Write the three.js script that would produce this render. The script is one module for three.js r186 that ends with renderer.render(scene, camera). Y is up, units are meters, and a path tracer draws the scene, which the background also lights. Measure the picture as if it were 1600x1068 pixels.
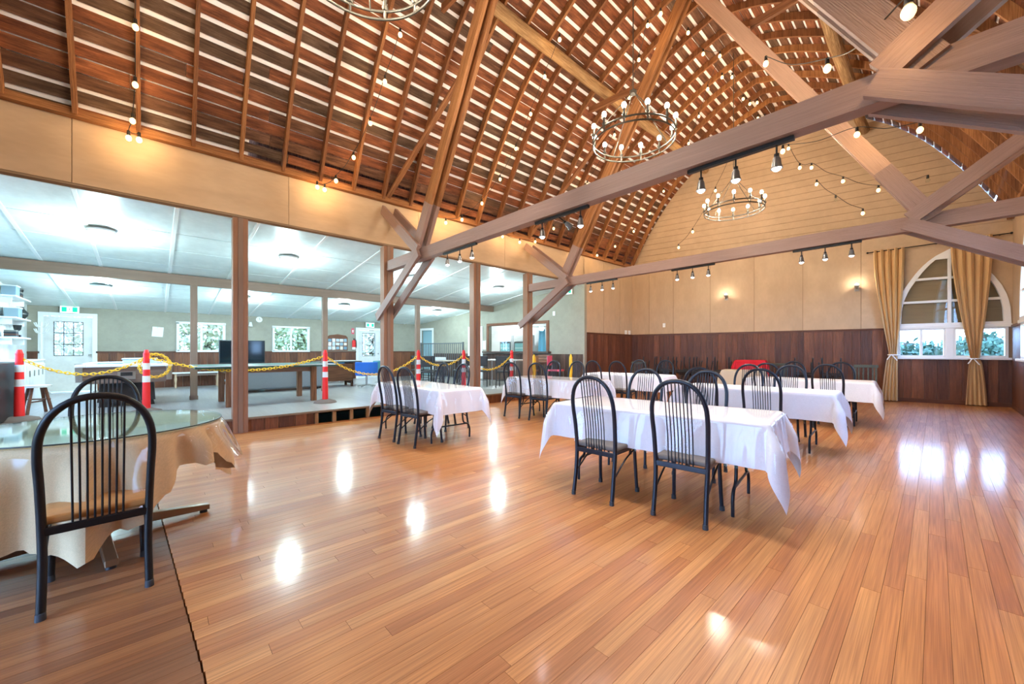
import * as THREE from 'three';
import { mergeGeometries, toCreasedNormals } from 'three/addons/utils/BufferGeometryUtils.js';
import { RoundedBoxGeometry } from 'three/addons/geometries/RoundedBoxGeometry.js';
import { RectAreaLightUniformsLib } from 'three/addons/lights/RectAreaLightUniformsLib.js';

RectAreaLightUniformsLib.init();
// ---------------------------------------------------------------- camera, sky, exposure
const scene = new THREE.Scene();
const FOCAL = 609, EYE = 1.28, YAW = 47.388 * Math.PI / 180;
const camera = new THREE.PerspectiveCamera(2 * Math.atan(534 / FOCAL) * 180 / Math.PI, 1600 / 1068, 0.05, 300);
camera.position.set(0, EYE, 0);
camera.rotation.set(0, YAW, 0);
camera.setViewOffset(1600, 1068, 0, -14, 1600, 1068);
scene.add(camera);
const renderer = new THREE.WebGLRenderer({ antialias: true });
renderer.toneMapping = THREE.LinearToneMapping;
renderer.toneMappingExposure = 1.0;
renderer.shadowMap.enabled = true;
{ // overcast bright sky, bluish: the same all round, paler towards the horizon
  const W = 64, H = 32, d = new Float32Array(W * H * 4);
  for (let y = 0; y < H; y++) for (let x = 0; x < W; x++) {
    const e = Math.max(0, (y + 0.5) / H * 2 - 1), i = (y * W + x) * 4, k = 14;
    d[i] = k * (0.48 - 0.24 * e); d[i + 1] = k * (0.74 - 0.24 * e); d[i + 2] = k * (1.24 - 0.06 * e); d[i + 3] = 1;
  }
  const t = new THREE.DataTexture(d, W, H, THREE.RGBAFormat, THREE.FloatType);
  t.mapping = THREE.EquirectangularReflectionMapping; t.magFilter = THREE.LinearFilter; t.needsUpdate = true;
  scene.background = t; scene.environment = t;
}
const L = { chandelier: 28, string: 0.4, spot: 4, ceiling: 13, kitchen: 14, sconce: 0.6 };   // lamp intensities, candela
const WARM = new THREE.Color().setRGB(1, 0.62, 0.27), SOFT = new THREE.Color().setRGB(1, 0.84, 0.65), COOL = new THREE.Color().setRGB(0.70, 0.95, 1.0), NEUTRAL = new THREE.Color().setRGB(0.92, 0.95, 1.0);

// ---------------------------------------------------------------- helpers
let seed = 7;
const rnd = () => { seed = (seed * 1664525 + 1013904223) >>> 0; return seed / 4294967296; };
const rr = (a, b) => a + (b - a) * rnd();
const V = (x, y, z) => new THREE.Vector3(x, y, z);
const taken = {};
const numbered = (n) => { const k = taken[n] = (taken[n] ?? -1) + 1; return k ? n + '_' + String(k).padStart(3, '0') : n; };
function vnoise(w, h, fx, fy, sd) { // tiling value noise
  const g = new Float32Array(fx * fy); let s = sd * 9301 + 49297;
  for (let i = 0; i < g.length; i++) { s = (s * 1664525 + 1013904223) >>> 0; g[i] = s / 4294967296; }
  const o = new Float32Array(w * h), sm = (t) => t * t * (3 - 2 * t);
  for (let y = 0; y < h; y++) for (let x = 0; x < w; x++) {
    const X = x / w * fx, Y = y / h * fy, x0 = X | 0, y0 = Y | 0, a = sm(X - x0), b = sm(Y - y0), x1 = (x0 + 1) % fx, y1 = (y0 + 1) % fy;
    o[y * w + x] = (g[y0 * fx + x0] * (1 - a) + g[y0 * fx + x1] * a) * (1 - b) + (g[y1 * fx + x0] * (1 - a) + g[y1 * fx + x1] * a) * b;
  }
  return o;
}
function tex(w, h, layers, lo, hi, srgb = true, tint = null) { // layers: [fx, fy, weight]
  const acc = new Float32Array(w * h); let tot = 0;
  layers.forEach(([fx, fy, wt], i) => { const n = vnoise(w, h, fx, fy, 11 + i * 7 + fx); tot += wt; for (let k = 0; k < acc.length; k++) acc[k] += n[k] * wt; });
  const d = new Uint8Array(w * h * 4);
  for (let k = 0; k < acc.length; k++) {
    let v = acc[k] / tot; v = Math.min(1, Math.max(0, (v - 0.5) * 1.7 + 0.5));
    const q = lo + (hi - lo) * v, t = tint ? 1 - v : 0;
    d[k * 4] = 255 * Math.min(1, q * (1 - (tint ? tint[0] * t : 0))); d[k * 4 + 1] = 255 * Math.min(1, q * (1 - (tint ? tint[1] * t : 0))); d[k * 4 + 2] = 255 * Math.min(1, q * (1 - (tint ? tint[2] * t : 0))); d[k * 4 + 3] = 255;
  }
  const T = new THREE.DataTexture(d, w, h); T.wrapS = T.wrapT = THREE.RepeatWrapping; T.magFilter = THREE.LinearFilter; T.minFilter = THREE.LinearMipmapLinearFilter; T.generateMipmaps = true;
  if (srgb) T.colorSpace = THREE.SRGBColorSpace; T.needsUpdate = true; return T;
}
const grain = tex(512, 512, [[6, 60, 1], [10, 160, 1.2], [3, 12, 1.1], [40, 220, 0.5]], 0.62, 1.0, true, [0, 0.1, 0.2]);
const grainOld = tex(512, 512, [[5, 40, 1], [9, 120, 1], [7, 9, 1.6], [60, 60, 0.5]], 0.55, 1.0, true, [0, 0.14, 0.26]);
const grainSoft = tex(512, 512, [[6, 60, 1], [10, 160, 1.2], [3, 12, 1.1]], 0.91, 1.0);
const grainFloor = tex(512, 512, [[4, 40, 1], [8, 130, 1], [3, 8, 0.9]], 0.78, 1.0, true, [0, 0.06, 0.12]);
const grainBump = tex(512, 512, [[8, 120, 1], [30, 220, 0.7]], 0, 1, false);
const blotch = tex(256, 256, [[6, 6, 1], [17, 19, 0.8], [60, 64, 0.5]], 0.93, 1.0);
const rough = tex(256, 256, [[5, 5, 1], [20, 24, 1], [90, 90, 0.6]], 0.55, 1.0, false);
const weave = tex(256, 256, [[128, 128, 1]], 0.9, 1.0);
const rep = (t, x, y) => { const c = t.clone(); c.repeat.set(x, y); c.needsUpdate = true; return c; };
const rgb = (r, g, b) => new THREE.Color(r / 255, g / 255, b / 255).convertSRGBToLinear();
function M(c, o = {}) { const m = o.phys ? new THREE.MeshPhysicalMaterial() : new THREE.MeshStandardMaterial(); const { phys, ...q } = o; m.color = Array.isArray(c) ? rgb(...c) : c; m.roughness = 0.8; m.metalness = 0; m.setValues(q); return m; }
const MAT = {};
const grainM = rep(grain, 0.8, 2.2), grainSoftM = rep(grainSoft, 0.6, 1.8), grainFloorM = rep(grainFloor, 0.7, 2.6), grainOldM = rep(grainOld, 0.7, 2.4), blotchM = rep(blotch, 0.5, 0.5), bumpM = rep(grainBump, 0.8, 2.2);
MAT.tan = M([198, 172, 142], { map: blotchM, roughness: 0.62 });
MAT.tanDark = M([160, 134, 106], { map: blotchM, roughness: 0.7 });
MAT.sage = M([162, 158, 143], { map: blotchM, roughness: 0.7 });
MAT.greyWall = M([142, 138, 124], { map: blotchM, roughness: 0.7 });
MAT.white = M([236, 238, 236], { roughness: 0.55, map: blotchM });
MAT.whitePaint = M([238, 240, 240], { roughness: 0.4 });
MAT.ceilingWhite = M([232, 242, 242], { roughness: 0.3, map: blotchM });
MAT.taupe = M([156, 128, 120], { map: grainSoftM, bumpMap: bumpM, bumpScale: 0.002, roughness: 0.55 });
MAT.taupeLight = M([190, 154, 132], { map: grainSoftM, bumpMap: bumpM, bumpScale: 0.002, roughness: 0.5 });
MAT.beamBrown = M([134, 108, 92], { map: grainSoftM, roughness: 0.6 });
MAT.postWood = M([150, 108, 82], { map: grainSoftM, bumpMap: bumpM, bumpScale: 0.002, roughness: 0.6 });
MAT.rafter = [[172, 120, 76], [154, 104, 66], [190, 136, 86]].map((c) => M(c, { map: grainM, bumpMap: bumpM, bumpScale: 0.003, roughness: 0.75 }));
MAT.roofBoard = [[156, 98, 62], [138, 84, 50], [168, 108, 68], [126, 90, 66], [148, 90, 54], [112, 90, 72]].map((c) => M(c, { map: grainOldM, bumpMap: bumpM, bumpScale: 0.003, roughness: 0.75 }));
MAT.log = M([226, 190, 140], { map: grainM, bumpMap: bumpM, bumpScale: 0.01, roughness: 0.8 });
MAT.roofWhite = M([250, 249, 250], { roughness: 0.55 });
MAT.wains = [[134, 82, 52], [120, 72, 46], [148, 94, 62], [110, 66, 44]].map((c) => M(c, { map: grainM, bumpMap: bumpM, bumpScale: 0.002, roughness: 0.42 }));
MAT.wainsCap = M([116, 70, 46], { map: grainM, roughness: 0.45 });
MAT.black = M([24, 25, 27], { roughness: 0.45 });
MAT.blackMetal = M([30, 32, 36], { roughness: 0.35, metalness: 0.5 });
MAT.chairMetal = M([34, 42, 54], { roughness: 0.32, metalness: 0.35 });
MAT.chairBlack = M([17, 16, 17], { roughness: 0.45, metalness: 0.25 });
MAT.headGrey = M([116, 118, 120], { roughness: 0.35, metalness: 0.7 });
MAT.steel = M([176, 176, 172], { roughness: 0.3, metalness: 0.9 });
MAT.seatTan = M([196, 142, 82], { roughness: 0.5, map: rep(blotch, 3, 3) });
MAT.seatGrey = M([112, 104, 98], { roughness: 0.6, map: rep(weave, 4, 4) });
MAT.seatBlue = M([38, 60, 92], { roughness: 0.6, map: rep(weave, 4, 4) });
MAT.cloth = M([242, 241, 247], { roughness: 0.75, map: rep(weave, 6, 6), side: THREE.DoubleSide });
MAT.clothTan = M([226, 196, 152], { roughness: 0.8, map: rep(weave, 6, 6), side: THREE.DoubleSide });
MAT.clothBeige = M([214, 200, 176], { roughness: 0.8, side: THREE.DoubleSide });
MAT.clothRed = M([206, 20, 40], { roughness: 0.8, side: THREE.DoubleSide });
MAT.curtain = M([222, 186, 134], { roughness: 0.6, map: rep(weave, 8, 8), side: THREE.DoubleSide, phys: true, sheen: 0.4, sheenRoughness: 0.4, sheenColor: rgb(230, 200, 150) });
MAT.plastic = M([255, 255, 255], { phys: true, transmission: 1, thickness: 0, roughness: 0.08, ior: 1.45, side: THREE.DoubleSide });
MAT.glass = M([250, 255, 255], { phys: true, transmission: 1, thickness: 0, roughness: 0.01, ior: 1.5 });
MAT.tableTop = M([222, 218, 208], { roughness: 0.5 });
MAT.coneRed = M([236, 40, 40], { roughness: 0.45 });
MAT.coneWhite = M([226, 230, 236], { roughness: 0.4 });
MAT.yellow = M([244, 196, 44], { roughness: 0.45 });
MAT.rubber = M([112, 98, 92], { roughness: 0.8, map: rep(blotch, 4, 4) });
MAT.grass = M([96, 120, 66], { roughness: 1, map: rep(blotch, 20, 20) });
const glow = (c, k) => new THREE.MeshStandardMaterial({ color: 0xffffff, emissive: c, emissiveIntensity: k, roughness: 0.4 });
MAT.bulbWarm = glow(new THREE.Color().setRGB(1, 0.70, 0.30), 2.2);
MAT.bulbSoft = glow(new THREE.Color().setRGB(1, 0.93, 0.80), 9);
MAT.bulbSpot = glow(new THREE.Color().setRGB(0.95, 0.97, 1), 6);
MAT.fixtureGlow = glow(new THREE.Color().setRGB(0.93, 0.99, 1), 2.2);

const box = (w, h, d, x = 0, y = 0, z = 0) => { const g = new THREE.BoxGeometry(w, h, d); g.translate(x, y, z); return g; };
const rbox = (w, h, d, r, x = 0, y = 0, z = 0, s = 2) => { const g = new RoundedBoxGeometry(w, h, d, s, r); g.translate(x, y, z); return g; };
const cyl = (r1, r2, h, x, y, z, n = 12) => { const g = new THREE.CylinderGeometry(r1, r2, h, n); g.translate(x, y, z); return g; };
function rod(p, q, r, n = 8, r2 = r) { // round bar from p to q
  const d = q.clone().sub(p), g = new THREE.CylinderGeometry(r2, r, d.length(), n);
  g.applyQuaternion(new THREE.Quaternion().setFromUnitVectors(V(0, 1, 0), d.clone().normalize())); g.translate(...p.clone().add(q).multiplyScalar(0.5).toArray()); return g;
}
function plank(p, q, w, t) { // rectangular bar in a plane of constant z: w across, t along z
  const d = q.clone().sub(p), g = new THREE.BoxGeometry(d.length(), w, t); metricUV(g);
  g.rotateZ(Math.atan2(d.y, d.x)); g.translate(...p.clone().add(q).multiplyScalar(0.5).toArray()); return g;
}
const tube = (pts, r, seg = 24, n = 8, closed = false) => new THREE.TubeGeometry(new THREE.CatmullRomCurve3(pts, closed), seg, r, n, closed);
function metricUV(g, along = null) { // uv in metres, u along the longest side
  g.computeBoundingBox(); const s = g.boundingBox.getSize(V(0, 0, 0)), p = g.attributes.position, n = g.attributes.normal;
  const ax = along ?? (s.x >= s.y && s.x >= s.z ? 'x' : s.y >= s.z ? 'y' : 'z'), get = { x: (i) => p.getX(i), y: (i) => p.getY(i), z: (i) => p.getZ(i) };
  const oth = ['x', 'y', 'z'].filter((a) => a !== ax), uv = new Float32Array(p.count * 2), o1 = rr(0, 3), o2 = rr(0, 3);
  for (let i = 0; i < p.count; i++) {
    const nn = { x: Math.abs(n.getX(i)), y: Math.abs(n.getY(i)), z: Math.abs(n.getZ(i)) };
    uv[i * 2] = (nn[ax] > 0.7 ? get[oth[1]](i) : get[ax](i)) + o1;
    uv[i * 2 + 1] = (nn[oth[0]] > nn[oth[1]] ? get[oth[1]](i) : get[oth[0]](i)) + o2;
  }
  g.setAttribute('uv', new THREE.BufferAttribute(uv, 2)); return g;
}
const mb = (w, h, d, x, y, z, along) => metricUV(box(w, h, d, x, y, z), along);
function mesh(name, gs, m, parent = scene) {
  let g = Array.isArray(gs) ? (gs.length > 1 ? mergeGeometries(gs.map((q) => { const c = q.index ? q.toNonIndexed() : q.clone(); for (const k of Object.keys(c.attributes)) if (!['position', 'normal', 'uv', 'color'].includes(k)) c.deleteAttribute(k); return c; })) : gs[0]) : gs;
  const o = new THREE.Mesh(g, m); o.castShadow = o.receiveShadow = true;
  o.name = parent === scene ? numbered(name) : name; parent.add(o); return o;
}
function thing(name, label, category, pos = [0, 0, 0], turn = 0, group) {
  const o = new THREE.Group(); o.name = numbered(name); o.position.set(...pos); o.rotation.y = turn;
  o.userData = { label, category }; if (group) o.userData.group = group; scene.add(o); return o;
}
function tag(o, label, category, group) { o.userData = { label, category }; if (group) o.userData.group = group; return o; }
function struct(name, label, category, pos = [0, 0, 0], turn = 0) { const o = thing(name, label, category, pos, turn); o.userData.kind = 'structure'; return o; }
function copy(root, pos, turn, label, group) { const r = root.clone(); r.name = numbered(root.name.replace(/_\d{3}$/, '')); r.userData = { ...root.userData, label }; if (group) r.userData.group = group; r.position.set(...pos); r.rotation.y = turn; scene.add(r); return r; }
function lamp(I, c, [x, y, z], parent, size = 1) { const l = new THREE.PointLight(c, I, 0, 2); l.position.set(x, y, z); l.castShadow = true; l.shadow.radius = size; parent.add(l); return l; }
function extr(pts, depth, holes = [], bevel = 0) { // polygon [x, y] extruded along +z, uv in metres
  const s = new THREE.Shape(pts.map((p) => new THREE.Vector2(...p)));
  holes.forEach((h) => s.holes.push(new THREE.Path(h.map((p) => new THREE.Vector2(...p)))));
  return new THREE.ExtrudeGeometry(s, { depth, bevelEnabled: bevel > 0, bevelSize: bevel, bevelThickness: bevel, bevelSegments: 1, curveSegments: 1 });
}
const rect = (x0, y0, x1, y1) => [[x0, y0], [x1, y0], [x1, y1], [x0, y1]];

// ---------------------------------------------------------------- the hall: sizes in metres
const XL = -7.4, XR = 1.18, XM = (XL + XR) / 2, ZF = 3.2, EAVE = 4.24, DECK = 0.22, FASCIA = 3.37, WAINS = 1.86;
const BACK = { p: [-7.42, -12.7], ang: Math.atan2(1.6, 8.6), len: Math.hypot(8.6, 1.6) };          // back wall, a little out of square
const KITCH = { p: [-15.2, -8.5], ang: Math.atan2(1.3, 7.8), len: Math.hypot(7.8, 1.3) };           // end wall of the side room, likewise
const backZ = (x) => BACK.p[1] - (x - BACK.p[0]) * Math.tan(BACK.ang);
const kitchZ = (x) => KITCH.p[1] - (x - KITCH.p[0]) * Math.tan(KITCH.ang);
const at = (w, s, y, off = 0) => [w.p[0] + s * Math.cos(w.ang) + off * Math.sin(w.ang), y, w.p[1] - s * Math.sin(w.ang) + off * Math.cos(w.ang)];
const sideCeil = (x) => 3.35 + 0.119 * (x - XL);

// ---- floor: boards along the hall, the 300 that show largest as parts
const floor = struct('floor', 'glossy honey-coloured strip wood floor of the hall', 'floor');
mesh('subfloor', box(XR - XL + 0.3, 0.1, 19, XM, -0.07, -5.8), M([150, 104, 66], { map: grainM }), floor);
{
  const tones = [[214, 146, 84], [209, 139, 79], [218, 152, 90], [204, 133, 75], [212, 143, 81], [220, 156, 94], [199, 128, 72], [214, 147, 87]];
  const old = [[168, 112, 66], [152, 98, 58], [178, 122, 76], [142, 92, 56]];
  const fm = (c) => M(c, { phys: true, map: grainFloorM, roughness: 0.46, clearcoat: 0.6, clearcoatRoughness: 0.13 });
  const mats = tones.map(fm), matsOld = old.map(fm);
  const W = 0.081, list = [];
  const n = Math.round((XR - XL) / W), w = (XR - XL) / n;
  for (let i = 0; i < n; i++) {
    const x = XL + (i + 0.5) * w, seam = -0.12 - (x + 2.5) * 0.05;
    for (const zone of [0, 1]) {
      let z = zone ? seam + 0.003 : seam - rr(0, 1.4); const zEnd = zone ? ZF : backZ(x);
      if (!zone) list.push([x, seam - 0.003, Math.max(z, zEnd), 0]);
      while (zone ? z < zEnd : z > zEnd) {
        const len = rr(1.0, 2.6), z2 = zone ? Math.min(zEnd, z + len) : Math.max(zEnd, z - len);
        list.push([x, z, z2, zone]); z = z2;
      }
    }
  }
  for (const b of list) { // how large it shows
    const zc = (b[1] + b[2]) / 2, d = -Math.sin(YAW) * b[0] - Math.cos(YAW) * zc, l = Math.cos(YAW) * b[0] - Math.sin(YAW) * zc;
    const u = 800 + FOCAL * l / d, v = 548 + FOCAL * EYE / d;
    b.push(d > 0.3 && u > -60 && u < 1660 && v < 1300 ? Math.abs(b[2] - b[1]) / (d * d * d) : 0);
  }
  list.sort((p, q) => q[4] - p[4]);
  const rest = [];
  list.forEach(([x, z1, z2, zone], i) => {
    const len = Math.abs(z1 - z2) - 0.0016; if (len < 0.02) return;
    const g = mb(w - 0.0014, 0.02, len, x, -0.01, (z1 + z2) / 2, 'z');
    const k = Math.floor(rnd() * (zone ? 4 : 8));
    if (i < 300) mesh('plank', g, (zone ? matsOld : mats)[k], floor);
    else { const c = rgb(...(zone ? old : tones)[k]), a = new Float32Array(g.attributes.position.count * 3); for (let q = 0; q < a.length; q += 3) { a[q] = c.r; a[q + 1] = c.g; a[q + 2] = c.b; } g.setAttribute('color', new THREE.BufferAttribute(a, 3)); rest.push(g); }
  });
  const m = fm([255, 255, 255]); m.vertexColors = true;
  mesh('planks', rest, m, floor).userData.kind = 'stuff';
}

// ---- the roof: rafters bent to a rounded gothic arch, boards across them, white sheet behind the gaps
const profPts = [[4.42, 4.02], [4.3, 4.24], [3.6, 5.5], [2.9, 6.5], [2.3, 7.1], [1.5, 7.64], [0.8, 8.0], [0, 8.25]];
const profCurve = new THREE.CatmullRomCurve3(profPts.map(([a, y]) => V(a, y, 0)), false, 'centripetal');
const prof = profCurve.getSpacedPoints(40).map((p) => [p.x, p.y]);
const roofHalf = (y) => { if (y <= EAVE) return 4.3; for (let i = 0; i < 40; i++) if (prof[i][1] <= y && prof[i + 1][1] >= y) { const t = (y - prof[i][1]) / (prof[i + 1][1] - prof[i][1]); return prof[i][0] + (prof[i + 1][0] - prof[i][0]) * t; } return 0; };
const normalAt = (i) => { const a = prof[Math.max(0, i - 1)], b = prof[Math.min(40, i + 1)], l = Math.hypot(b[0] - a[0], b[1] - a[1]); return [(b[1] - a[1]) / l, -(b[0] - a[0]) / l]; };   // outwards
const offs = (d) => prof.map((p, i) => { const n = i === 40 ? [0, 1] : normalAt(i); return [Math.max(0, p[0] + n[0] * d), p[1] + n[1] * d]; });
const ribbon = (d1, d2, i0 = 0, i1 = 40) => { const a = offs(d1).slice(i0, i1 + 1), b = offs(d2).slice(i0, i1 + 1); return [...a, ...b.reverse()]; };
const roof = struct('ceiling', 'open timber barn roof of brown boards with pale gaps and bent rafters', 'roof');
{
  const rg = metricUV(toCreasedNormals(extr(ribbon(0, -0.13, 2, 40), 0.045), 0.5), 'y');
  for (const side of [-1, 1]) {
    const zEnd = side < 0 ? backZ(XL) + 0.12 : backZ(XM) + 0.1;
    for (let z = ZF - 0.2, k = 0; z > zEnd; z -= 0.575, k++) {
      const r = mesh('rafter', rg, MAT.rafter[Math.floor(rnd() * 3)], roof); r.position.set(XM, 0, z); r.scale.x = side;
    }
    // sheet behind
    const dark = extr(ribbon(0.15, 0.19, 0, 6), 13.7), pale = extr(ribbon(0.026, 0.09, 6, 40), 18.2), low = extr(ribbon(0.026, 0.09, 0, 6), 4.5);
    for (const [g, m, nm, z] of [[dark, M([140, 98, 66], { roughness: 0.9, map: grainOldM }), 'eave_boarding', -14.8], [pale, MAT.roofWhite, 'roof_sheet', -14.8], [low, MAT.roofWhite, 'roof_sheet', -1.1]]) { const o = mesh(nm, g, m, roof); o.position.set(XM, 0, z); o.scale.x = side; }
    // boards
    const len = profCurve.getLength(); let s = 0.03;
    while (s < len - 0.03) {
      const w = Math.min(rr(0.14, 0.165), len - s), gap = rnd() < 0.15 ? 0.014 : rr(0.045, 0.066), p = profCurve.getPointAt(Math.min(1, (s + w / 2) / len)), t = profCurve.getTangentAt(Math.min(1, (s + w / 2) / len));
      const x = XM + side * p.x, ang = Math.atan2(t.y, side * t.x);
      let z = ZF; const zE = backZ(x) - 0.02, n = 4, cuts = [0, ...[1, 2, 3].map((q) => q / n + rr(-0.1, 0.1)), 1].map((q) => z + (zE - z) * q);
      for (let q = 0; q < n; q++) {
        const g = mb(w + (rnd() - 0.5) * 0.012, 0.022, Math.abs(cuts[q] - cuts[q + 1]) - 0.004, 0, 0, 0, 'z'); g.rotateZ(ang);
        const nx = side * t.y, ny = -t.x; // outward
        const o = mesh('roof_board', g, MAT.roofBoard[Math.floor(rnd() * 6)], roof);
        o.position.set(x + side * t.y * 0.013, p.y - t.x * 0.013 * 1, (cuts[q] + cuts[q + 1]) / 2);
      }
      s += w + gap;
    }
  }
  // wall plates on which the rafters stand
  mesh('wall_plate', mb(0.16, 0.1, 15.9, XL + 0.02, 4.27, -4.75, 'z'), MAT.rafter[2], roof);
  mesh('wall_plate', mb(0.16, 0.1, 17.3, XR - 0.02, 4.27, -5.45, 'z'), MAT.rafter[2], roof);
}

// ---- log purlins under the rafters
for (const [side, label] of [[-1, 'pale peeled log purlin running under the left rafters'], [1, 'pale log purlin under the right-hand rafters behind the truss']]) {
  const x = XM + side * 1.85, zE = backZ(x), pts = [];
  for (let k = 0; k <= 16; k++) pts.push(V((rnd() - 0.5) * 0.03, (rnd() - 0.5) * 0.03, ZF - 0.1 - (ZF - zE - 0.35) * k / 16));
  const g = tube(pts, 0.105, 64, 10); const uv = g.attributes.uv; for (let i = 0; i < uv.count; i++) uv.setXY(i, uv.getX(i) * 16, uv.getY(i) * 0.8);
  const o = mesh('log_purlin', g, MAT.log); o.position.set(x, 7.0, 0); tag(o, label, 'beam');
}

// ---- back wall: siding in the gable, panels, wainscot boards, windows
const archHalf = (y) => { const P = [[1.9, 0.915], [2.3, 0.9], [2.55, 0.855], [2.8, 0.77], [3.0, 0.665], [3.25, 0.52], [3.46, 0.36], [3.6, 0.2], [3.7, 0]]; if (y <= 1.9) return 0.915; for (let i = 0; i < P.length - 1; i++) if (y >= P[i][0] && y <= P[i + 1][0]) return P[i][1] + (P[i + 1][1] - P[i][1]) * (y - P[i][0]) / (P[i + 1][0] - P[i][0]); return 0; };
const archPath = (c, y0, grow = 0, n = 18) => { const a = []; for (let i = 0; i <= n; i++) { const y = y0 + (3.7 - y0) * i / n; a.push([c + archHalf(y) + grow * (i === n ? 0 : 1), y + (i === n ? grow * 1.3 : 0)]); } const b = a.slice(0, -1).reverse().map(([x, y]) => [2 * c - x, y]); return [...a, ...b]; };
const half = BACK.len / 2, WC = 7.775;
const gablePts = (inset = 0) => { const r = prof.filter((p) => p[1] > EAVE).map(([a, y]) => [a / 4.3 * half, y]); return [[0, -0.1], [BACK.len, -0.1], [BACK.len, EAVE], ...r.map(([a, y]) => [half + a, y]), ...r.slice(0, -1).reverse().map(([a, y]) => [half - a, y]), [0, EAVE]]; };
function planksOn(parent, s0, s1, y0, y1, mats, w0 = 0.19, skip = []) { // upright boards on a wall, s along it, face at z = 0
  let s = s0;
  while (s < s1 - 0.01) {
    let e = Math.min(s1, s + w0 * rr(0.75, 1.25)); if (s1 - e < 0.06) e = s1;
    const hit = skip.find((q) => s < q[1] && e > q[0]);
    if (hit && s >= hit[0] - 0.001) { s = hit[1]; continue; }
    if (hit) e = hit[0];
    if (e - s > 0.015) mesh('plank', mb(e - s - 0.006, y1 - y0, 0.014, (s + e) / 2, (y0 + y1) / 2, 0.007, 'y'), mats[Math.floor(rnd() * mats.length)], parent);
    s = e;
  }
}
const backWall = struct('wall_back', 'tan panelled back wall with dark wainscot and boarded gable', 'wall', [BACK.p[0], 0, BACK.p[1]], BACK.ang);
{
  const g = extr(gablePts(), 0.2, [archPath(WC, 1.9).reverse(), rect(6.86, 1.12, 7.735, 1.84).reverse(), rect(7.815, 1.12, 8.69, 1.84).reverse()]); g.translate(0, 0, -0.2);
  mesh('wall_core', g, MAT.tanDark, backWall);
  // gable boards
  for (let y = EAVE; y < 8.1; y += 0.19) {
    const y2 = Math.min(8.2, y + 0.177), a = roofHalf(y) / 4.3 * half, b = roofHalf(y2) / 4.3 * half;
    mesh('siding_board', extr([[half - a, y], [half + a, y], [half + b, y2], [half - b, y2]], 0.014), MAT.tan, backWall);
  }
  const seams = [0, 0.62, 1.43, 2.56, 3.76, 4.94, 6.18];
  for (let i = 0; i < 6; i++) mesh('panel', box(seams[i + 1] - seams[i] - 0.012, EAVE - WAINS - 0.012, 0.012, (seams[i] + seams[i + 1]) / 2, (EAVE + WAINS) / 2, 0.006), MAT.tan, backWall);
  const frameHole = archPath(WC, 1.9, 0.0);
  mesh('panel', extr([[6.186, WAINS], [6.83, WAINS], [6.83, 1.9], ...archPath(WC, 1.9, 0.03).filter((p) => p[0] <= WC).reverse(), [WC, EAVE - 0.01], [6.186, EAVE - 0.01]].filter((p) => true), 0.012), MAT.tan, backWall);
  mesh('panel', extr([[BACK.len, WAINS], [BACK.len, EAVE - 0.01], [WC + 0.006, EAVE - 0.01], ...archPath(WC, 1.9, 0.03).filter((p) => p[0] >= WC).reverse().map(([x, y]) => [Math.max(x, WC + 0.006), y]), [8.72, WAINS]], 0.012), MAT.tan, backWall);
  planksOn(backWall, 0, 6.83, 0.1, WAINS - 0.05, MAT.wains); planksOn(backWall, 6.83, BACK.len, 0.1, 1.08, MAT.wains);
  mesh('wainscot_cap', mb(6.8, 0.055, 0.03, 3.4, WAINS - 0.022, 0.015, 'x'), MAT.wainsCap, backWall);
  mesh('baseboard', mb(BACK.len, 0.1, 0.022, half, 0.05, 0.011, 'x'), MAT.wainsCap, backWall);
}
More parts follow.
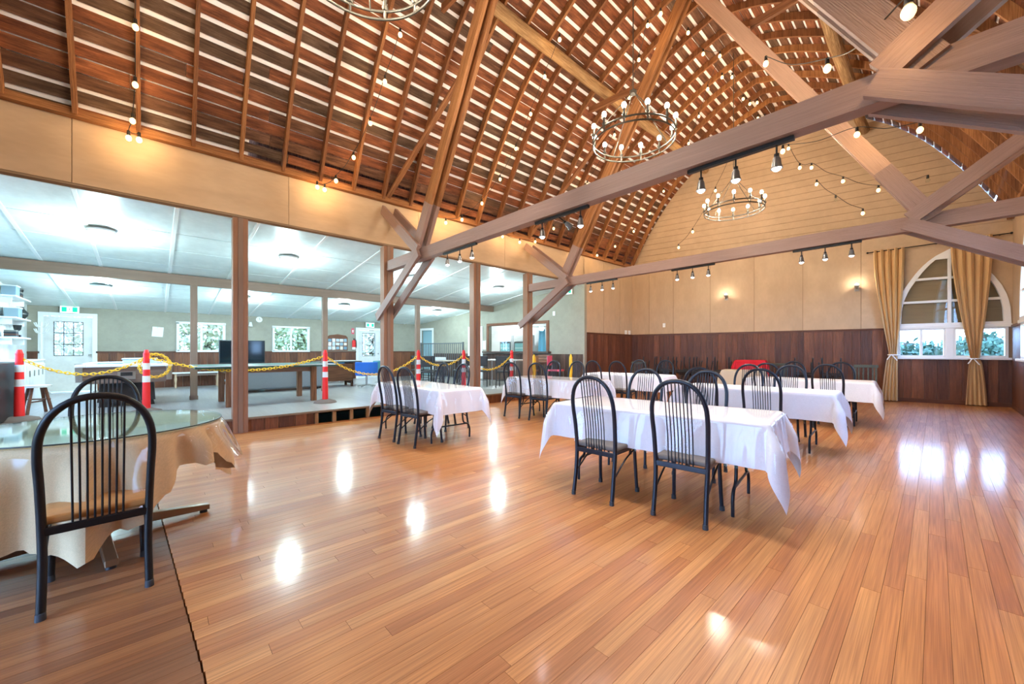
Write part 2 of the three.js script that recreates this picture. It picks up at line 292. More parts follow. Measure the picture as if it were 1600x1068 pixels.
function gothicWindow(name, label, pos, turn, backing) { // local: x along the wall centred, y up, z into the room
  const w = struct(name, label, 'window', pos, turn);
  const sh = (pts) => pts.map(([x, y]) => [x - WC, y]);
  const outer = sh(archPath(WC, 1.86, 0.03)), inner = sh(archPath(WC, 1.96, -0.075)).filter((p) => p[1] <= 3.56);
  mesh('arch_frame', extr(outer, 0.07, [inner.reverse()]), MAT.whitePaint, w).position.z = -0.03;
  const bars = [2.49, 3.05];
  mesh('mullion', rbox(0.062, 1.62, 0.05, 0.008, 0, 2.76, 0.0), MAT.whitePaint, w);
  for (const y of bars) { const a = archHalf(y) - 0.06; for (const s of [-1, 1]) mesh('muntin', rbox(a - 0.03, 0.058, 0.045, 0.008, s * (a / 2 + 0.015), y, 0), MAT.whitePaint, w); }
  for (const [y0, y1] of [[1.96, 2.46], [2.52, 3.02], [3.08, 3.52]]) for (const s of [-1, 1]) {
    const pts = [[0.031, y0]]; for (let k = 0; k <= 5; k++) { const y = y0 + (y1 - y0) * k / 5; pts.push([Math.max(0.04, archHalf(y) - 0.07), y]); } pts.push([0.031, y1]);
    mesh('pane', extr(pts.map(([x, y]) => [s * x, y]), 0.006), MAT.glass, w).position.z = -0.012;
  }
  if (backing) mesh('outer_board', extr(sh(archPath(WC, 1.9, 0.02)), 0.02), M([150, 122, 92], { map: grainSoftM, roughness: 0.9 }), w).position.z = -0.11;
  mesh('transom', rbox(1.92, 0.07, 0.09, 0.01, 0, 1.865, 0.015), MAT.whitePaint, w);
  mesh('sill', rbox(1.96, 0.05, 0.12, 0.01, 0, 1.1, 0.03), MAT.whitePaint, w);
  mesh('centre_post', rbox(0.13, 0.76, 0.08, 0.01, 0, 1.48, 0.0), MAT.whitePaint, w);
  for (const s of [-1, 1]) {
    const c = s * 0.4775, f = new THREE.Group(); f.name = 'slider'; w.add(f);
    mesh('frame', [box(0.85, 0.05, 0.06, c, 1.147, 0), box(0.85, 0.05, 0.06, c, 1.815, 0), box(0.05, 0.62, 0.06, c - 0.4, 1.48, 0), box(0.05, 0.62, 0.06, c + 0.4, 1.48, 0), box(0.045, 0.62, 0.05, c, 1.48, 0)], MAT.whitePaint, f);
    for (const q of [-0.19, 0.19]) mesh('pane', box(0.34, 0.62, 0.006, c + q, 1.48, -0.01), MAT.glass, f);
  }
  return w;
}
gothicWindow('window_1', 'white pointed-arch window over two sliding panes on back wall', at(BACK, WC, 0, 0.0), BACK.ang, true);

// ---- right wall with an arched window at its far end
const rightWall = struct('wall_right', 'tan right-hand wall with wainscot, lit blue by daylight', 'wall', [XR, 0, ZF], -Math.PI / 2);
{ // local x runs towards +z: s = z - ZF (negative)
  const holeZ = [-11.9, -5.2].map((z) => z - ZF);
  const holes = holeZ.map((c) => archPath(c, 1.9).reverse()).concat(holeZ.flatMap((c) => [rect(c - 0.915, 1.12, c - 0.04, 1.84).reverse(), rect(c + 0.04, 1.12, c + 0.915, 1.84).reverse()]));
  const g = extr(rect(-18.2, -0.1, 0.1, EAVE + 0.1), 0.2, holes); g.translate(0, 0, -0.2); mesh('wall_core', g, MAT.tan, rightWall);
  planksOn(rightWall, -17.45, 0, 0.1, WAINS - 0.05, MAT.wains, 0.19, holeZ.map((c) => [c - 0.98, c + 0.98]));
  for (const c of holeZ) planksOn(rightWall, c - 0.98, c + 0.98, 0.1, 1.07, MAT.wains);
  mesh('baseboard', mb(17.45, 0.1, 0.02, -8.72, 0.05, 0.01, 'x'), MAT.wainsCap, rightWall);
  let s = -17.45; for (const c of [...holeZ, 1.1]) { const e = Math.min(0, c - 0.97); if (e > s + 0.1) mesh('wainscot_cap', mb(e - s, 0.055, 0.03, (s + e) / 2, WAINS - 0.022, 0.015, 'x'), MAT.wainsCap, rightWall); s = c + 0.97; }
  gothicWindow('window_2', 'white arched window at the far end of right wall', [XR, 0, -11.9], -Math.PI / 2, false);
  gothicWindow('window_6', 'added unseen arched window in right wall, letting in extra daylight', [XR, 0, -5.2], -Math.PI / 2, false);  // this middle window is out of view, added to bring in more daylight
}

// ---- front wall behind the camera, glazed in its middle
const frontWall = struct('wall_front', 'tan front gable wall with wide glazed doors', 'wall', [XR + 0.1, 0, ZF], Math.PI);
{
  const w = XR - XL + 0.2, r = prof.filter((p) => p[1] > EAVE).map(([a, y]) => [a / 4.3 * w / 2, y]);
  const pts = [[0, -0.1], [w, -0.1], [w, EAVE], ...r.map(([a, y]) => [w / 2 + a, y]), ...r.slice(0, -1).reverse().map(([a, y]) => [w / 2 - a, y]), [0, EAVE]];
  const g = extr(pts, 0.2, [rect(1.6, 0.08, 5.2, 3.2).reverse()]); g.translate(0, 0, -0.2); mesh('wall_core', g, MAT.tan, frontWall);
  const d = struct('door_5', 'white framed glazed doors in the front wall', 'door', [XR + 0.1, 0, ZF], Math.PI);
  mesh('frame', [box(3.6, 0.08, 0.1, 3.4, 3.16, -0.1), box(3.6, 0.08, 0.1, 3.4, 0.1, -0.1), ...[1.64, 2.52, 3.4, 4.28, 5.16].map((x) => box(0.08, 3.1, 0.1, x, 1.63, -0.1))], MAT.whitePaint, d);
  for (let k = 0; k < 4; k++) mesh('pane', box(0.8, 3.0, 0.008, 2.08 + k * 0.88, 1.63, -0.1), MAT.glass, d);
}

// ---- left side: fascia over the opening, posts, short wall beyond
const fascia = struct('trim_1', 'tan fascia above the opening to the side room', 'fascia'), leftWall = struct('wall_left', 'tan short side wall between the side room and the back corner', 'wall');
{
  mesh('fascia_core', box(0.06, EAVE - FASCIA, 13.1, XL - 0.04, (EAVE + FASCIA) / 2, -3.35), MAT.tanDark, fascia);
  for (let z = ZF; z > -9.8; z -= 2.44) { const e = Math.max(-9.85, z - 2.44); mesh('panel', box(0.012, EAVE - FASCIA - 0.04, z - e - 0.008, XL - 0.004, (EAVE + FASCIA) / 2 + 0.02, (z + e) / 2), MAT.tan, fascia); }
  mesh('fascia_trim', mb(0.1, 0.03, 13.1, XL - 0.045, FASCIA - 0.005, -3.35, 'z'), M([104, 80, 62], { map: grainSoftM }), fascia);
  // closed upper part behind the fascia, over the side-room ceiling
  mesh('fascia_back', box(0.05, 0.95, 13.3, XL - 0.1, 3.86, -3.3), MAT.white, fascia);
  // wall beyond the side room
  mesh('wall_core', box(0.2, EAVE + 0.1, 3.2, XL - 0.115, EAVE / 2, -11.56), MAT.tanDark, leftWall);
  const sub = new THREE.Group(); sub.name = 'end_panelling'; sub.position.set(XL - 0.01, 0, -9.8); sub.rotation.y = Math.PI / 2; leftWall.add(sub);
  for (const [a, b] of [[0.02, 1.1], [1.112, 2.06], [2.072, 2.95]]) mesh('panel', box(b - a, EAVE - WAINS - 0.012, 0.012, (a + b) / 2, (EAVE + WAINS) / 2, 0.006), MAT.tan, sub);
  planksOn(sub, 0.02, 2.95, 0.02, WAINS - 0.05, MAT.wains);
  mesh('wainscot_cap', mb(2.95, 0.055, 0.03, 1.48, WAINS - 0.022, 0.015, 'x'), MAT.wainsCap, sub);
}
// posts: three boards side by side
const POSTZ = [1.4, -1.0, -3.43, -5.63, -7.4];
POSTZ.forEach((z, i) => {
  if (!i) return;
  const p = thing('post', ['', 'brown built-up post nearest the green-topped table', 'brown built-up post carrying the nearer truss brace', 'slim brown post standing between the two trusses', 'brown built-up post carrying the farther truss brace'][i], 'post', [XL - 0.02, 0, z], 0, 'posts along the side room');
  for (const q of [-1, 0, 1]) mesh('board', mb(q ? 0.17 : 0.2, FASCIA - 0.02, 0.064, q ? 0 : -0.004, (FASCIA - 0.02) / 2, q * 0.066, 'y'), q ? MAT.postWood : MAT.beamBrown, p);
});

// ---- roof trusses
function truss(z, label) {
  const t = thing('roof_truss', label, 'truss', [XM, 0, z], 0, 'painted timber roof trusses'), jx = 3.0;
  mesh('tie_beam', [plank(V(-4.22, 2.955, 0), V(4.22, 2.955, 0), 0.19, 0.13)], MAT.taupe, t);
  for (const s of [-1, 1]) {
    const Q = (x, y, z = 0) => V(s * x, y, z);
    for (const o of [-1, 1]) {
      const m = s < 0 ? MAT.rafter[2] : MAT.taupeLight;
      mesh('principal', plank(Q(2.62, 3.75, o * 0.07), Q(0.06, 8.02, o * 0.07), 0.2, 0.06), m, t);
      mesh('principal_foot', plank(Q(3.08, 2.98, o * 0.07), Q(2.62, 3.75, o * 0.07), 0.2, 0.06), MAT.taupe, t);
      mesh('strap', plank(Q(4.26, 4.06, o * 0.13), Q(2.88, 3.005, o * 0.13), 0.17, 0.055), MAT.taupe, t);
      mesh('brace', plank(Q(2.84, 2.955, o * 0.134), Q(4.5, 1.95, o * 0.134), 0.16, 0.055), MAT.taupe, t);
    }
    mesh('purlin_bracket', plank(Q(1.0, 6.75), Q(2.3, 6.82), 0.12, 0.06), MAT.rafter[1], t);
    mesh('wind_brace', [rodBox(Q(4.22, 4.3, 0.05), Q(2.2, 6.85, -0.85), 0.09)], MAT.rafter[0], t);
  }
  return t;
}
function rodBox(p, q, w) { const d = q.clone().sub(p), g = new THREE.BoxGeometry(w * 0.6, d.length(), w); metricUV(g); g.applyQuaternion(new THREE.Quaternion().setFromUnitVectors(V(0, 1, 0), d.clone().normalize())); g.translate(...p.clone().add(q).multiplyScalar(0.5).toArray()); return g; }
truss(-3.45, 'nearer painted timber truss spanning the hall, its beam carrying spotlights');
truss(-7.4, 'farther painted timber truss spanning the hall before the arched window');

// ---------------------------------------------------------------- the side room, one step up
const XFAR = -15.2, ZSL = 2.3;
const deck = struct('floor', 'raised grey vinyl floor of the side room', 'floor');
{
  const pts = [[XL, -ZF], [XL, 9.8], [XFAR - 0.1, 8.45], [XFAR - 0.1, -ZF]].map(([x, z]) => [x, z]);
  const g = extr(pts, 0.03); g.rotateX(-Math.PI / 2); g.translate(0, DECK - 0.03, 0);
  mesh('vinyl', g, M([168, 166, 164], { phys: true, map: rep(grainSoft, 0.5, 1.2), roughness: 0.34, clearcoat: 0.3, clearcoatRoughness: 0.2 }), deck);
  mesh('nosing', mb(0.05, 0.03, 13, XL + 0.005, DECK - 0.012, -3.3, 'z'), M([150, 134, 118], { map: grainM }), deck);
  const sub = new THREE.Group(); sub.name = 'riser'; sub.position.set(XL - 0.012, 0, ZF); sub.rotation.y = Math.PI / 2; deck.add(sub);
  planksOn(sub, 0, 5.28, 0, DECK - 0.03, MAT.wains, 0.22); planksOn(sub, 6.6, 13, 0, DECK - 0.03, MAT.wains, 0.22);
  for (const s of [5.32, 5.62, 5.93, 6.24, 6.55]) mesh('stud', mb(0.06, DECK - 0.03, 0.05, s, (DECK - 0.03) / 2, -0.005, 'y'), M([176, 138, 96], { map: grainM }), sub);
  mesh('inner_joist', mb(1.6, DECK - 0.03, 0.04, 5.94, (DECK - 0.03) / 2, -1.1, 'x'), M([168, 130, 90], { map: grainM }), sub);
}
const sideCeiling = struct('ceiling', 'sloping white panelled ceiling of the side room', 'ceiling');
{
  const slope = Math.atan(0.119), len = (XL - XFAR) / Math.cos(slope), mid = (XL + XFAR) / 2;
  const slab = mesh('slab', box(len + 0.1, 0.1, 13.4, -0.12, 0.08, 0), MAT.white, sideCeiling); slab.position.set(mid, sideCeil(mid), -3.2); slab.rotation.z = slope;
  const zs = [2.3, 1.5, 0.75, -0.25, -1.25, -2.3, -3.4, -4.5, -5.6, -6.7, -7.8, -8.9, -9.8], xs = [XL, -8.5, -9.4, -10.35, -11.3, -12.3, -13.3, -14.3, XFAR];
  for (let i = 0; i < zs.length - 1; i++) for (let j = 0; j < xs.length - 1; j++) {
    const c = (xs[j] + xs[j + 1]) / 2, o = mesh('ceiling_panel', box((xs[j] - xs[j + 1]) / Math.cos(slope) - 0.018, 0.014, zs[i] - zs[i + 1] - 0.006), MAT.ceilingWhite, sideCeiling);
    o.position.set(c, sideCeil(c) + 0.002, (zs[i] + zs[i + 1]) / 2); o.rotation.z = slope;
  }
  for (const z of zs.slice(1, -1)) { const o = mesh('batten', rbox(len, 0.014, 0.05, 0.004), MAT.whitePaint, sideCeiling); o.position.set(mid, sideCeil(mid) - 0.01, z); o.rotation.z = slope; }
}
{ // beam and posts halfway across the room
  const b = thing('side_room_beam', 'brown beam across the middle of the side-room ceiling', 'beam', [-11, 0, 0]);
  mesh('beam', mb(0.12, 0.2, 11.4, 0, 2.81, -3.45, 'z'), MAT.beamBrown, b); b.children[0].name = 'timber';
  [[-0.65, 'slim brown post standing behind the traffic delineator left of the television'], [-3.35, 'slim brown post between the sofa and the dark desk'], [-6.09, 'slim brown post left of the metal railing']].forEach(([z, lb]) => {
    const p = thing('post', lb, 'post', [-11, DECK, z], 0, 'posts along the side room'); mesh('timber', mb(0.12, 2.71 - DECK, 0.12, 0, (2.71 - DECK) / 2, 0, 'y'), MAT.beamBrown, p); mesh('base_trim', mb(0.14, 0.08, 0.14, 0, 0.04, 0, 'x'), MAT.beamBrown, p);
  });
}
// far wall of the side room: local x = ZSL - z
const farWall = struct('wall_far', 'sage far wall of side room over brown wainscot', 'wall', [XFAR, 0, ZSL], Math.PI / 2);
const fs = (z) => ZSL - z;
{
  const holes = [[fs(2.08), DECK, fs(1.15), 2.22], [fs(-0.53), 1.28, fs(-1.64), 2.12], [fs(-2.99), 1.28, fs(-4.08), 2.1], [fs(-5.79), DECK, fs(-6.77), 2.14]].map((r) => rect(...r).reverse());
  const g = extr(rect(-0.2, -0.1, 11, 2.6), 0.18, holes); g.translate(0, 0, -0.18); mesh('wall_core', g, MAT.sage, farWall);
  planksOn(farWall, 0, 10.8, DECK, 1.22, MAT.wains, 0.2, [[fs(2.1), fs(1.13)], [fs(-5.77), fs(-6.79)]]);
  for (const [a, b] of [[0, fs(2.1)], [fs(1.13), fs(-5.77)], [fs(-6.79), 10.8]]) mesh('wainscot_cap', mb(b - a, 0.05, 0.03, (a + b) / 2, 1.245, 0.015, 'x'), MAT.wainsCap, farWall);
}
function slider(name, label, z0, z1, y0, y1) {
  const w = struct(name, label, 'window', [XFAR, 0, (z0 + z1) / 2], Math.PI / 2), W = z0 - z1, H = y1 - y0, y = (y0 + y1) / 2;
  mesh('frame', [box(W + 0.08, 0.06, 0.09, 0, y1, 0.01), box(W + 0.08, 0.06, 0.09, 0, y0, 0.01), box(0.06, H, 0.09, -W / 2, y, 0.01), box(0.06, H, 0.09, W / 2, y, 0.01)], MAT.whitePaint, w);
  mesh('meeting_rail', box(0.05, H, 0.05, 0, y, -0.02), MAT.whitePaint, w);
  for (const s of [-1, 1]) mesh('pane', box(W / 2 - 0.06, H - 0.06, 0.006, s * W / 4, y, -0.03), MAT.glass, w);
}
slider('window_3', 'white sliding window left of the television in far wall', -0.53, -1.64, 1.28, 2.12);
slider('window_4', 'white sliding window right of the television in far wall', -2.99, -4.08, 1.28, 2.1);
function farDoor(name, label, zc, w, top, rows, cols, gy0, gy1, gw) {
  const d = struct(name, label, 'door', [XFAR, DECK, zc], Math.PI / 2), H = top - DECK;
  const g = extr(rect(-w / 2 + 0.02, 0.02, w / 2 - 0.02, H - 0.04), 0.045, [rect(-gw / 2, gy0, gw / 2, gy1).reverse()]); g.translate(0, 0, -0.06);
  mesh('slab', g, MAT.white, d);
  mesh('casing', [box(0.09, H - 0.025, 0.03, -w / 2, (H - 0.025) / 2, 0.015), box(0.09, H - 0.025, 0.03, w / 2, (H - 0.025) / 2, 0.015), box(w + 0.09, 0.09, 0.032, 0, H + 0.02, 0.015)], MAT.whitePaint, d);
  const cw = gw / cols, ch = (gy1 - gy0) / rows, dark = M([70, 66, 64]);
  for (let i = 0; i < cols; i++) for (let j = 0; j < rows; j++) mesh('pane', box(cw - 0.012, ch - 0.012, 0.006, -gw / 2 + (i + 0.5) * cw, gy0 + (j + 0.5) * ch, -0.04), MAT.glass, d);
  const bars = []; for (let i = 0; i <= cols; i++) bars.push(box(0.014, gy1 - gy0, 0.02, -gw / 2 + i * cw, (gy0 + gy1) / 2, -0.02)); for (let j = 0; j <= rows; j++) bars.push(box(gw, 0.014, 0.02, 0, gy0 + j * ch, -0.02));
  bars.forEach((b) => mesh('glazing_bar', b, dark, d));
  mesh('handle', [cyl(0.028, 0.028, 0.05, w / 2 - 0.09, 0.95, 0.01)], MAT.steel, d);
}
farDoor('door_1', 'white entrance door with nine panes under the left exit sign', 1.615, 0.93, 2.2, 3, 3, 0.94, 1.81, 0.5);
farDoor('door_2', 'white door with one tall pane beside the fire extinguisher', -6.28, 0.94, 2.12, 1, 1, 0.86, 1.76, 0.5);
// left end wall of the side room, and the part of the hall beside it
const sideEnd = struct('wall_side', 'pale end wall of side room behind the shelves', 'wall');
{ const g = extr(rect(-15.3, -0.05, -7.4, 3.45), 0.16, [rect(-12.3, 0.9, -8.1, 2.7).reverse()]); g.translate(0, 0, ZSL); mesh('wall_core', g, MAT.white, sideEnd); }
{ const w = struct('window_5', 'wide white window in the end wall of the side room', 'window', [-10.2, 0, ZSL + 0.08]); for (const y of [0.93, 2.67]) mesh('rail', box(4.2, 0.06, 0.1, 0, y, 0), MAT.whitePaint, w); for (let k = 0; k < 5; k++) mesh('stile', box(0.06, 1.72, 0.1, -2.07 + k * 1.035, 1.8, 0), MAT.whitePaint, w); for (let k = 0; k < 4; k++) mesh('pane', box(0.97, 1.68, 0.006, -1.55 + k * 1.035, 1.8, 0), MAT.glass, w); }
mesh('wall_return', box(0.16, 3.5, 1.1, XL - 0.1, 1.7, ZSL + 0.5), MAT.tan, sideEnd);
// right end wall of the side room with the kitchen hatch
const endWall = struct('wall_kitchen', 'grey-green end wall of side room with a kitchen hatch', 'wall', [KITCH.p[0], 0, KITCH.p[1]], KITCH.ang);
const ks = (x) => (x - KITCH.p[0]) / Math.cos(KITCH.ang);
{
  const hatch = [ks(-11.22), 1.26, ks(-8.72), 2.2], d3 = [ks(-15.05), DECK, ks(-14.3), 2.18], d4 = [ks(-12.22), DECK, ks(-11.56), 2.14];
  const g = extr([[-0.1, -0.1], [KITCH.len + 0.05, -0.1], [KITCH.len + 0.05, 3.42], [-0.1, 2.5]], 0.14, [rect(...hatch).reverse(), rect(...d3).reverse()]); g.translate(0, 0, -0.14);
  mesh('wall_core', g, MAT.sage, endWall);
  planksOn(endWall, 0, KITCH.len, DECK, 1.18, [M([104, 86, 82], { map: grainM }), M([92, 76, 72], { map: grainM }), M([112, 92, 86], { map: grainM })], 0.2, [[d3[0] - 0.05, d3[2] + 0.05], [d4[0] - 0.05, d4[2] + 0.05]]);
  const [a, b, c, e] = hatch;
  mesh('hatch_trim', [mb(c - a + 0.2, 0.09, 0.04, (a + c) / 2, e + 0.045, 0.01), mb(0.1, e - b, 0.04, a - 0.05, (b + e) / 2, 0.01), mb(0.1, e - b, 0.04, c + 0.05, (b + e) / 2, 0.01)], M([150, 104, 82], { map: grainM }), endWall);
  mesh('hatch_counter', mb(c - a + 0.35, 0.05, 0.3, (a + c) / 2, b - 0.02, 0.05), M([96, 72, 64], { map: grainM, roughness: 0.4 }), endWall);
  mesh('hatch_glass', box(c - a, e - b, 0.006, (a + c) / 2, (b + e) / 2, -0.07), MAT.glass, endWall);
  for (const [nm, r, lb, open] of [['door_3', d3, 'white doorway with pale blue door in the far corner', 1], ['door_4', d4, 'white closed door left of the kitchen hatch', 0]]) {
    const q = struct(nm, lb, 'door', [KITCH.p[0], 0, KITCH.p[1]], KITCH.ang), W = r[2] - r[0], H = r[3] - r[1], xc = (r[0] + r[2]) / 2;
    mesh('casing', [box(0.08, H - 0.025, 0.03, r[0], r[1] + (H - 0.025) / 2, 0.02), box(0.08, H - 0.025, 0.03, r[2], r[1] + (H - 0.025) / 2, 0.02), box(W + 0.08, 0.09, 0.032, xc, r[3] + 0.02, 0.02)], MAT.whitePaint, q);
    mesh('slab', box(W - 0.02, H - 0.02, 0.04, xc, r[1] + H / 2, open ? -0.1 : 0.021), open ? M([150, 186, 196], { roughness: 0.5 }) : MAT.whitePaint, q);
    mesh('handle', cyl(0.025, 0.025, 0.06, xc + W / 2 - 0.08, r[1] + 0.95, open ? -0.06 : 0.05), MAT.steel, q);
  }
}
{ // kitchen behind the hatch
  const k = struct('wall_kitchen_back', 'white walls of the kitchen behind the hatch', 'wall', [KITCH.p[0], 0, KITCH.p[1]], KITCH.ang);
  mesh('back', box(7.6, 2.8, 0.1, 3.8, 1.4, -3.0), MAT.white, k); mesh('side', box(0.1, 2.8, 3, 0.0, 1.4, -1.55), MAT.white, k); mesh('side', box(0.1, 2.8, 2.8, 7.55, 1.4, -1.6), MAT.white, k);
  mesh('lid', box(7.6, 0.1, 2.85, 3.8, 2.75, -1.6), MAT.white, k); mesh('base', box(7.6, 0.1, 2.85, 3.8, 0.15, -1.6), MAT.greyWall, k);
}

// ---------------------------------------------------------------- curtains at the arched window
function curtain(label, s0, s1, tieS, tieY, sB0, sB1, top) {
  const c = thing('curtain', label, 'curtain', [BACK.p[0], 0, BACK.p[1]], BACK.ang, 'gold curtains on the back wall');
  const nx = 90, ny = 40, pos = [], uv = [], idx = [], tw = 0.1;
  for (let j = 0; j <= ny; j++) {
    const y = top - (top - 0.02) * j / ny; let a, b, amp;
    if (y > tieY) { const t = (top - y) / (top - tieY), e = t * t * (1.6 - 0.6 * t); a = s0 + (tieS - tw / 2 - 0.02 - s0) * e; b = s1 + (tieS + tw / 2 + 0.02 - s1) * e; amp = 0.062 - 0.022 * t; }
    else { const t = (tieY - y) / tieY, e = Math.sqrt(t); a = tieS - tw / 2 - 0.02 + (sB0 - tieS + tw / 2 + 0.02) * e; b = tieS + tw / 2 + 0.02 + (sB1 - tieS - tw / 2 - 0.02) * e; amp = 0.03 + 0.015 * t; }
    for (let i = 0; i <= nx; i++) {
      const f = i / nx, ph = f * Math.PI * 2 * 4.5;
      pos.push(a + (b - a) * f + 0.012 * Math.sin(ph * 2 + 1), y + (j === 0 ? 0 : 0), 0.11 + amp * Math.sin(ph) + 0.008 * Math.sin(ph * 0.37 + y * 3)); uv.push(f * 1.3, y);
      if (i < nx && j < ny) { const q = j * (nx + 1) + i; idx.push(q, q + nx + 1, q + 1, q + 1, q + nx + 1, q + nx + 2); }
    }
  }
  const g = new THREE.BufferGeometry(); g.setAttribute('position', new THREE.Float32BufferAttribute(pos, 3)); g.setAttribute('uv', new THREE.Float32BufferAttribute(uv, 2)); g.setIndex(idx); g.computeVertexNormals();
  mesh('drape', g, MAT.curtain, c);
  const tie = new THREE.TorusGeometry(0.09, 0.016, 8, 24); tie.scale(1, 0.8, 1); tie.rotateX(Math.PI / 2); tie.translate(tieS, tieY, 0.11);
  mesh('tie_back', [tie, rod(V(tieS - 0.05, tieY, 0.19), V(tieS - 0.12, tieY - 0.12, 0.2), 0.012), rod(V(tieS - 0.03, tieY, 0.19), V(tieS + 0.06, tieY - 0.14, 0.2), 0.012)], MAT.whitePaint, c);
}
curtain('gold curtain tied back at the left of the arched window', 6.4, 6.98, 6.78, 1.18, 6.55, 6.86, 3.88);
curtain('gold curtain hanging across the right half of the arched window', 7.76, 8.42, 8.15, 1.1, 8.0, 8.34, 3.95);
{
  const r = thing('curtain_rod', 'dark curtain rod above the arched window', 'curtain rod', [BACK.p[0], 0, BACK.p[1]], BACK.ang);
  mesh('rod', rod(V(6.3, 3.84, 0.11), V(8.7, 3.93, 0.11), 0.012), MAT.blackMetal, r);
  for (const [x, y] of [[6.3, 3.84], [8.7, 3.93]]) mesh('finial', new THREE.SphereGeometry(0.025, 10, 8).translate(x, y, 0.11), MAT.blackMetal, r);
  for (const [x, y] of [[6.5, 3.85], [7.55, 3.89], [8.55, 3.92]]) mesh('bracket', rod(V(x, y, 0), V(x, y, 0.11), 0.01), MAT.blackMetal, r);
}

// ---------------------------------------------------------------- lamps
function chandelier(z, label) {
  const Y = 4.44, R = 0.6, c = thing('chandelier', label, 'chandelier', [XM, Y, z], 0, 'ring chandeliers'), iron = M([92, 90, 84], { metalness: 0.8, roughness: 0.4 });
  for (const dy of [0, 0.075]) { const g = new THREE.TorusGeometry(R, 0.0095, 8, 64); g.scale(1, 1, 1.5); g.rotateX(Math.PI / 2); g.translate(0, dy, 0); mesh('hoop', g, iron, c); }
  for (let k = 0; k < 12; k++) {
    const a = k / 12 * Math.PI * 2 + 0.2, x = R * Math.cos(a), q = R * Math.sin(a), arm = mesh('candle_arm', [cyl(0.012, 0.012, 0.09, x, 0.04, q, 8), cyl(0.032, 0.02, 0.025, x, 0.1, q, 10), cyl(0.017, 0.017, 0.09, x, 0.155, q, 10)], iron, c);
    const b = new THREE.SphereGeometry(0.034, 12, 10); b.scale(1, 1.35, 1); b.translate(x, 0.24, q); mesh('bulb', b, MAT.bulbSoft, arm);
    if (k % 3 === 0) lamp(L.chandelier / 4, SOFT, [x, 0.24, q], c);
  }
  for (let k = 0; k < 4; k++) { const a = k / 4 * Math.PI * 2 + 0.5; mesh('stay', rod(V(R * Math.cos(a), 0.07, R * Math.sin(a)), V(0.03 * Math.cos(a), 0.75, 0.03 * Math.sin(a)), 0.007, 6), iron, c); }
  mesh('hub', cyl(0.05, 0.05, 0.05, 0, 0.76, 0), iron, c);
  mesh('chain', rod(V(0, 0.78, 0), V(0, 3.6, 0), 0.008, 6), iron, c);
}
chandelier(-1.23, 'ring chandelier cut off by the top edge of the picture');
chandelier(-5.36, 'ring chandelier hanging just above the nearer truss beam');
chandelier(-9.7, 'ring chandelier hanging in front of the boarded gable');

function stringLight(label, pts, sag = 0.1, withLight = true, unlit = []) {
  const s = thing('string_light', label, 'string light', [0, 0, 0], 0, 'strings of warm bulbs under the roof');
  const P = pts.map((p) => V(...p)), wire = []; P.forEach((p, i) => { wire.push(p.clone().add(V(0, 0.1, 0))); if (i < P.length - 1) wire.push(p.clone().lerp(P[i + 1], 0.5).add(V(0, 0.1 - sag * 0.3 - 0.03 * p.distanceTo(P[i + 1]), 0))); });
  mesh('wire', tube(wire, 0.005, wire.length * 5, 5), MAT.black, s);
  P.forEach((p, i) => {
    const so = mesh('socket', cyl(0.016, 0.02, 0.06, p.x, p.y + 0.07, p.z, 8), MAT.black, s);
    const b = new THREE.SphereGeometry(0.033, 10, 8); b.scale(1, 1.25, 1); b.translate(p.x, p.y, p.z); mesh('bulb', b, unlit.includes(i) ? MAT.glass : MAT.bulbWarm, so);
    if (withLight && !unlit.includes(i)) lamp(L.string, WARM, p.toArray(), s);
  });
}
stringLight('string of warm bulbs up the left roof at the picture edge', [[-6.0, 5.9, 0.14], [-6.55, 5.19, 0.16], [-6.87, 4.65, 0.17], [-7.1, 4.28, 0.2], [-7.17, 4.07, 0.24], [-7.19, 4.09, 0.14]]);
stringLight('string of warm bulbs up the roof left of the nearer truss', [[-5.67, 6.22, -2.84], [-6.15, 5.72, -2.81], [-6.55, 5.17, -2.73], [-6.87, 4.65, -2.57], [-7.1, 4.25, -2.35], [-7.19, 4.08, -2.19], [-7.19, 4.09, -2.07]]);
stringLight('string of warm bulbs dropping from the log purlin between the trusses', [[-4.6, 6.9, -5.4], [-5.14, 6.6, -5.59], [-5.7, 6.2, -5.77], [-6.19, 5.68, -5.81], [-6.59, 5.11, -5.7], [-6.9, 4.59, -5.43], [-7.12, 4.19, -5.04], [-7.2, 4.06, -4.67], [-7.19, 4.09, -4.23]]);
stringLight('three warm bulbs along the fascia before the farther truss', [[-7.24, 4.1, -6.34], [-7.24, 4.07, -6.93], [-7.24, 4.19, -7.5]]);
stringLight('string of warm bulbs beside the middle chandelier', [[-3.38, 7.4, -6.78], [-3.64, 7.35, -6.79], [-4.09, 7.2, -7.27], [-4.61, 6.9, -7.77], [-5.26, 6.5, -8.21], [-6.2, 5.65, -8.4], [-6.92, 4.55, -7.88]]);
stringLight('string of warm bulbs running along the ridge', [[-3.28, 7.5, -7.7], [-3.3, 7.5, -8.48], [-3.11, 7.55, -8.87], [-3.61, 7.4, -9.54], [-4.05, 7.2, -10.14], [-4.58, 6.95, -10.78]]);
stringLight('cluster of warm bulbs under the ridge near the gable', [[-3.29, 7.5, -9.52], [-3.16, 7.55, -9.76], [-3.22, 7.5, -10.72], [-3.17, 7.5, -11.06], [-3.03, 7.5, -11.14]]);
stringLight('string of warm bulbs sweeping down beside the boarded gable', [[-3.09, 7.5, -12.01], [-3.22, 7.5, -11.9], [-3.58, 7.4, -11.96], [-5.68, 6.2, -11.58], [-6.18, 5.66, -11.65], [-6.57, 5.12, -11.36], [-6.9, 4.6, -10.8], [-7.09, 4.23, -10.1], [-7.18, 4.09, -9.27]]);
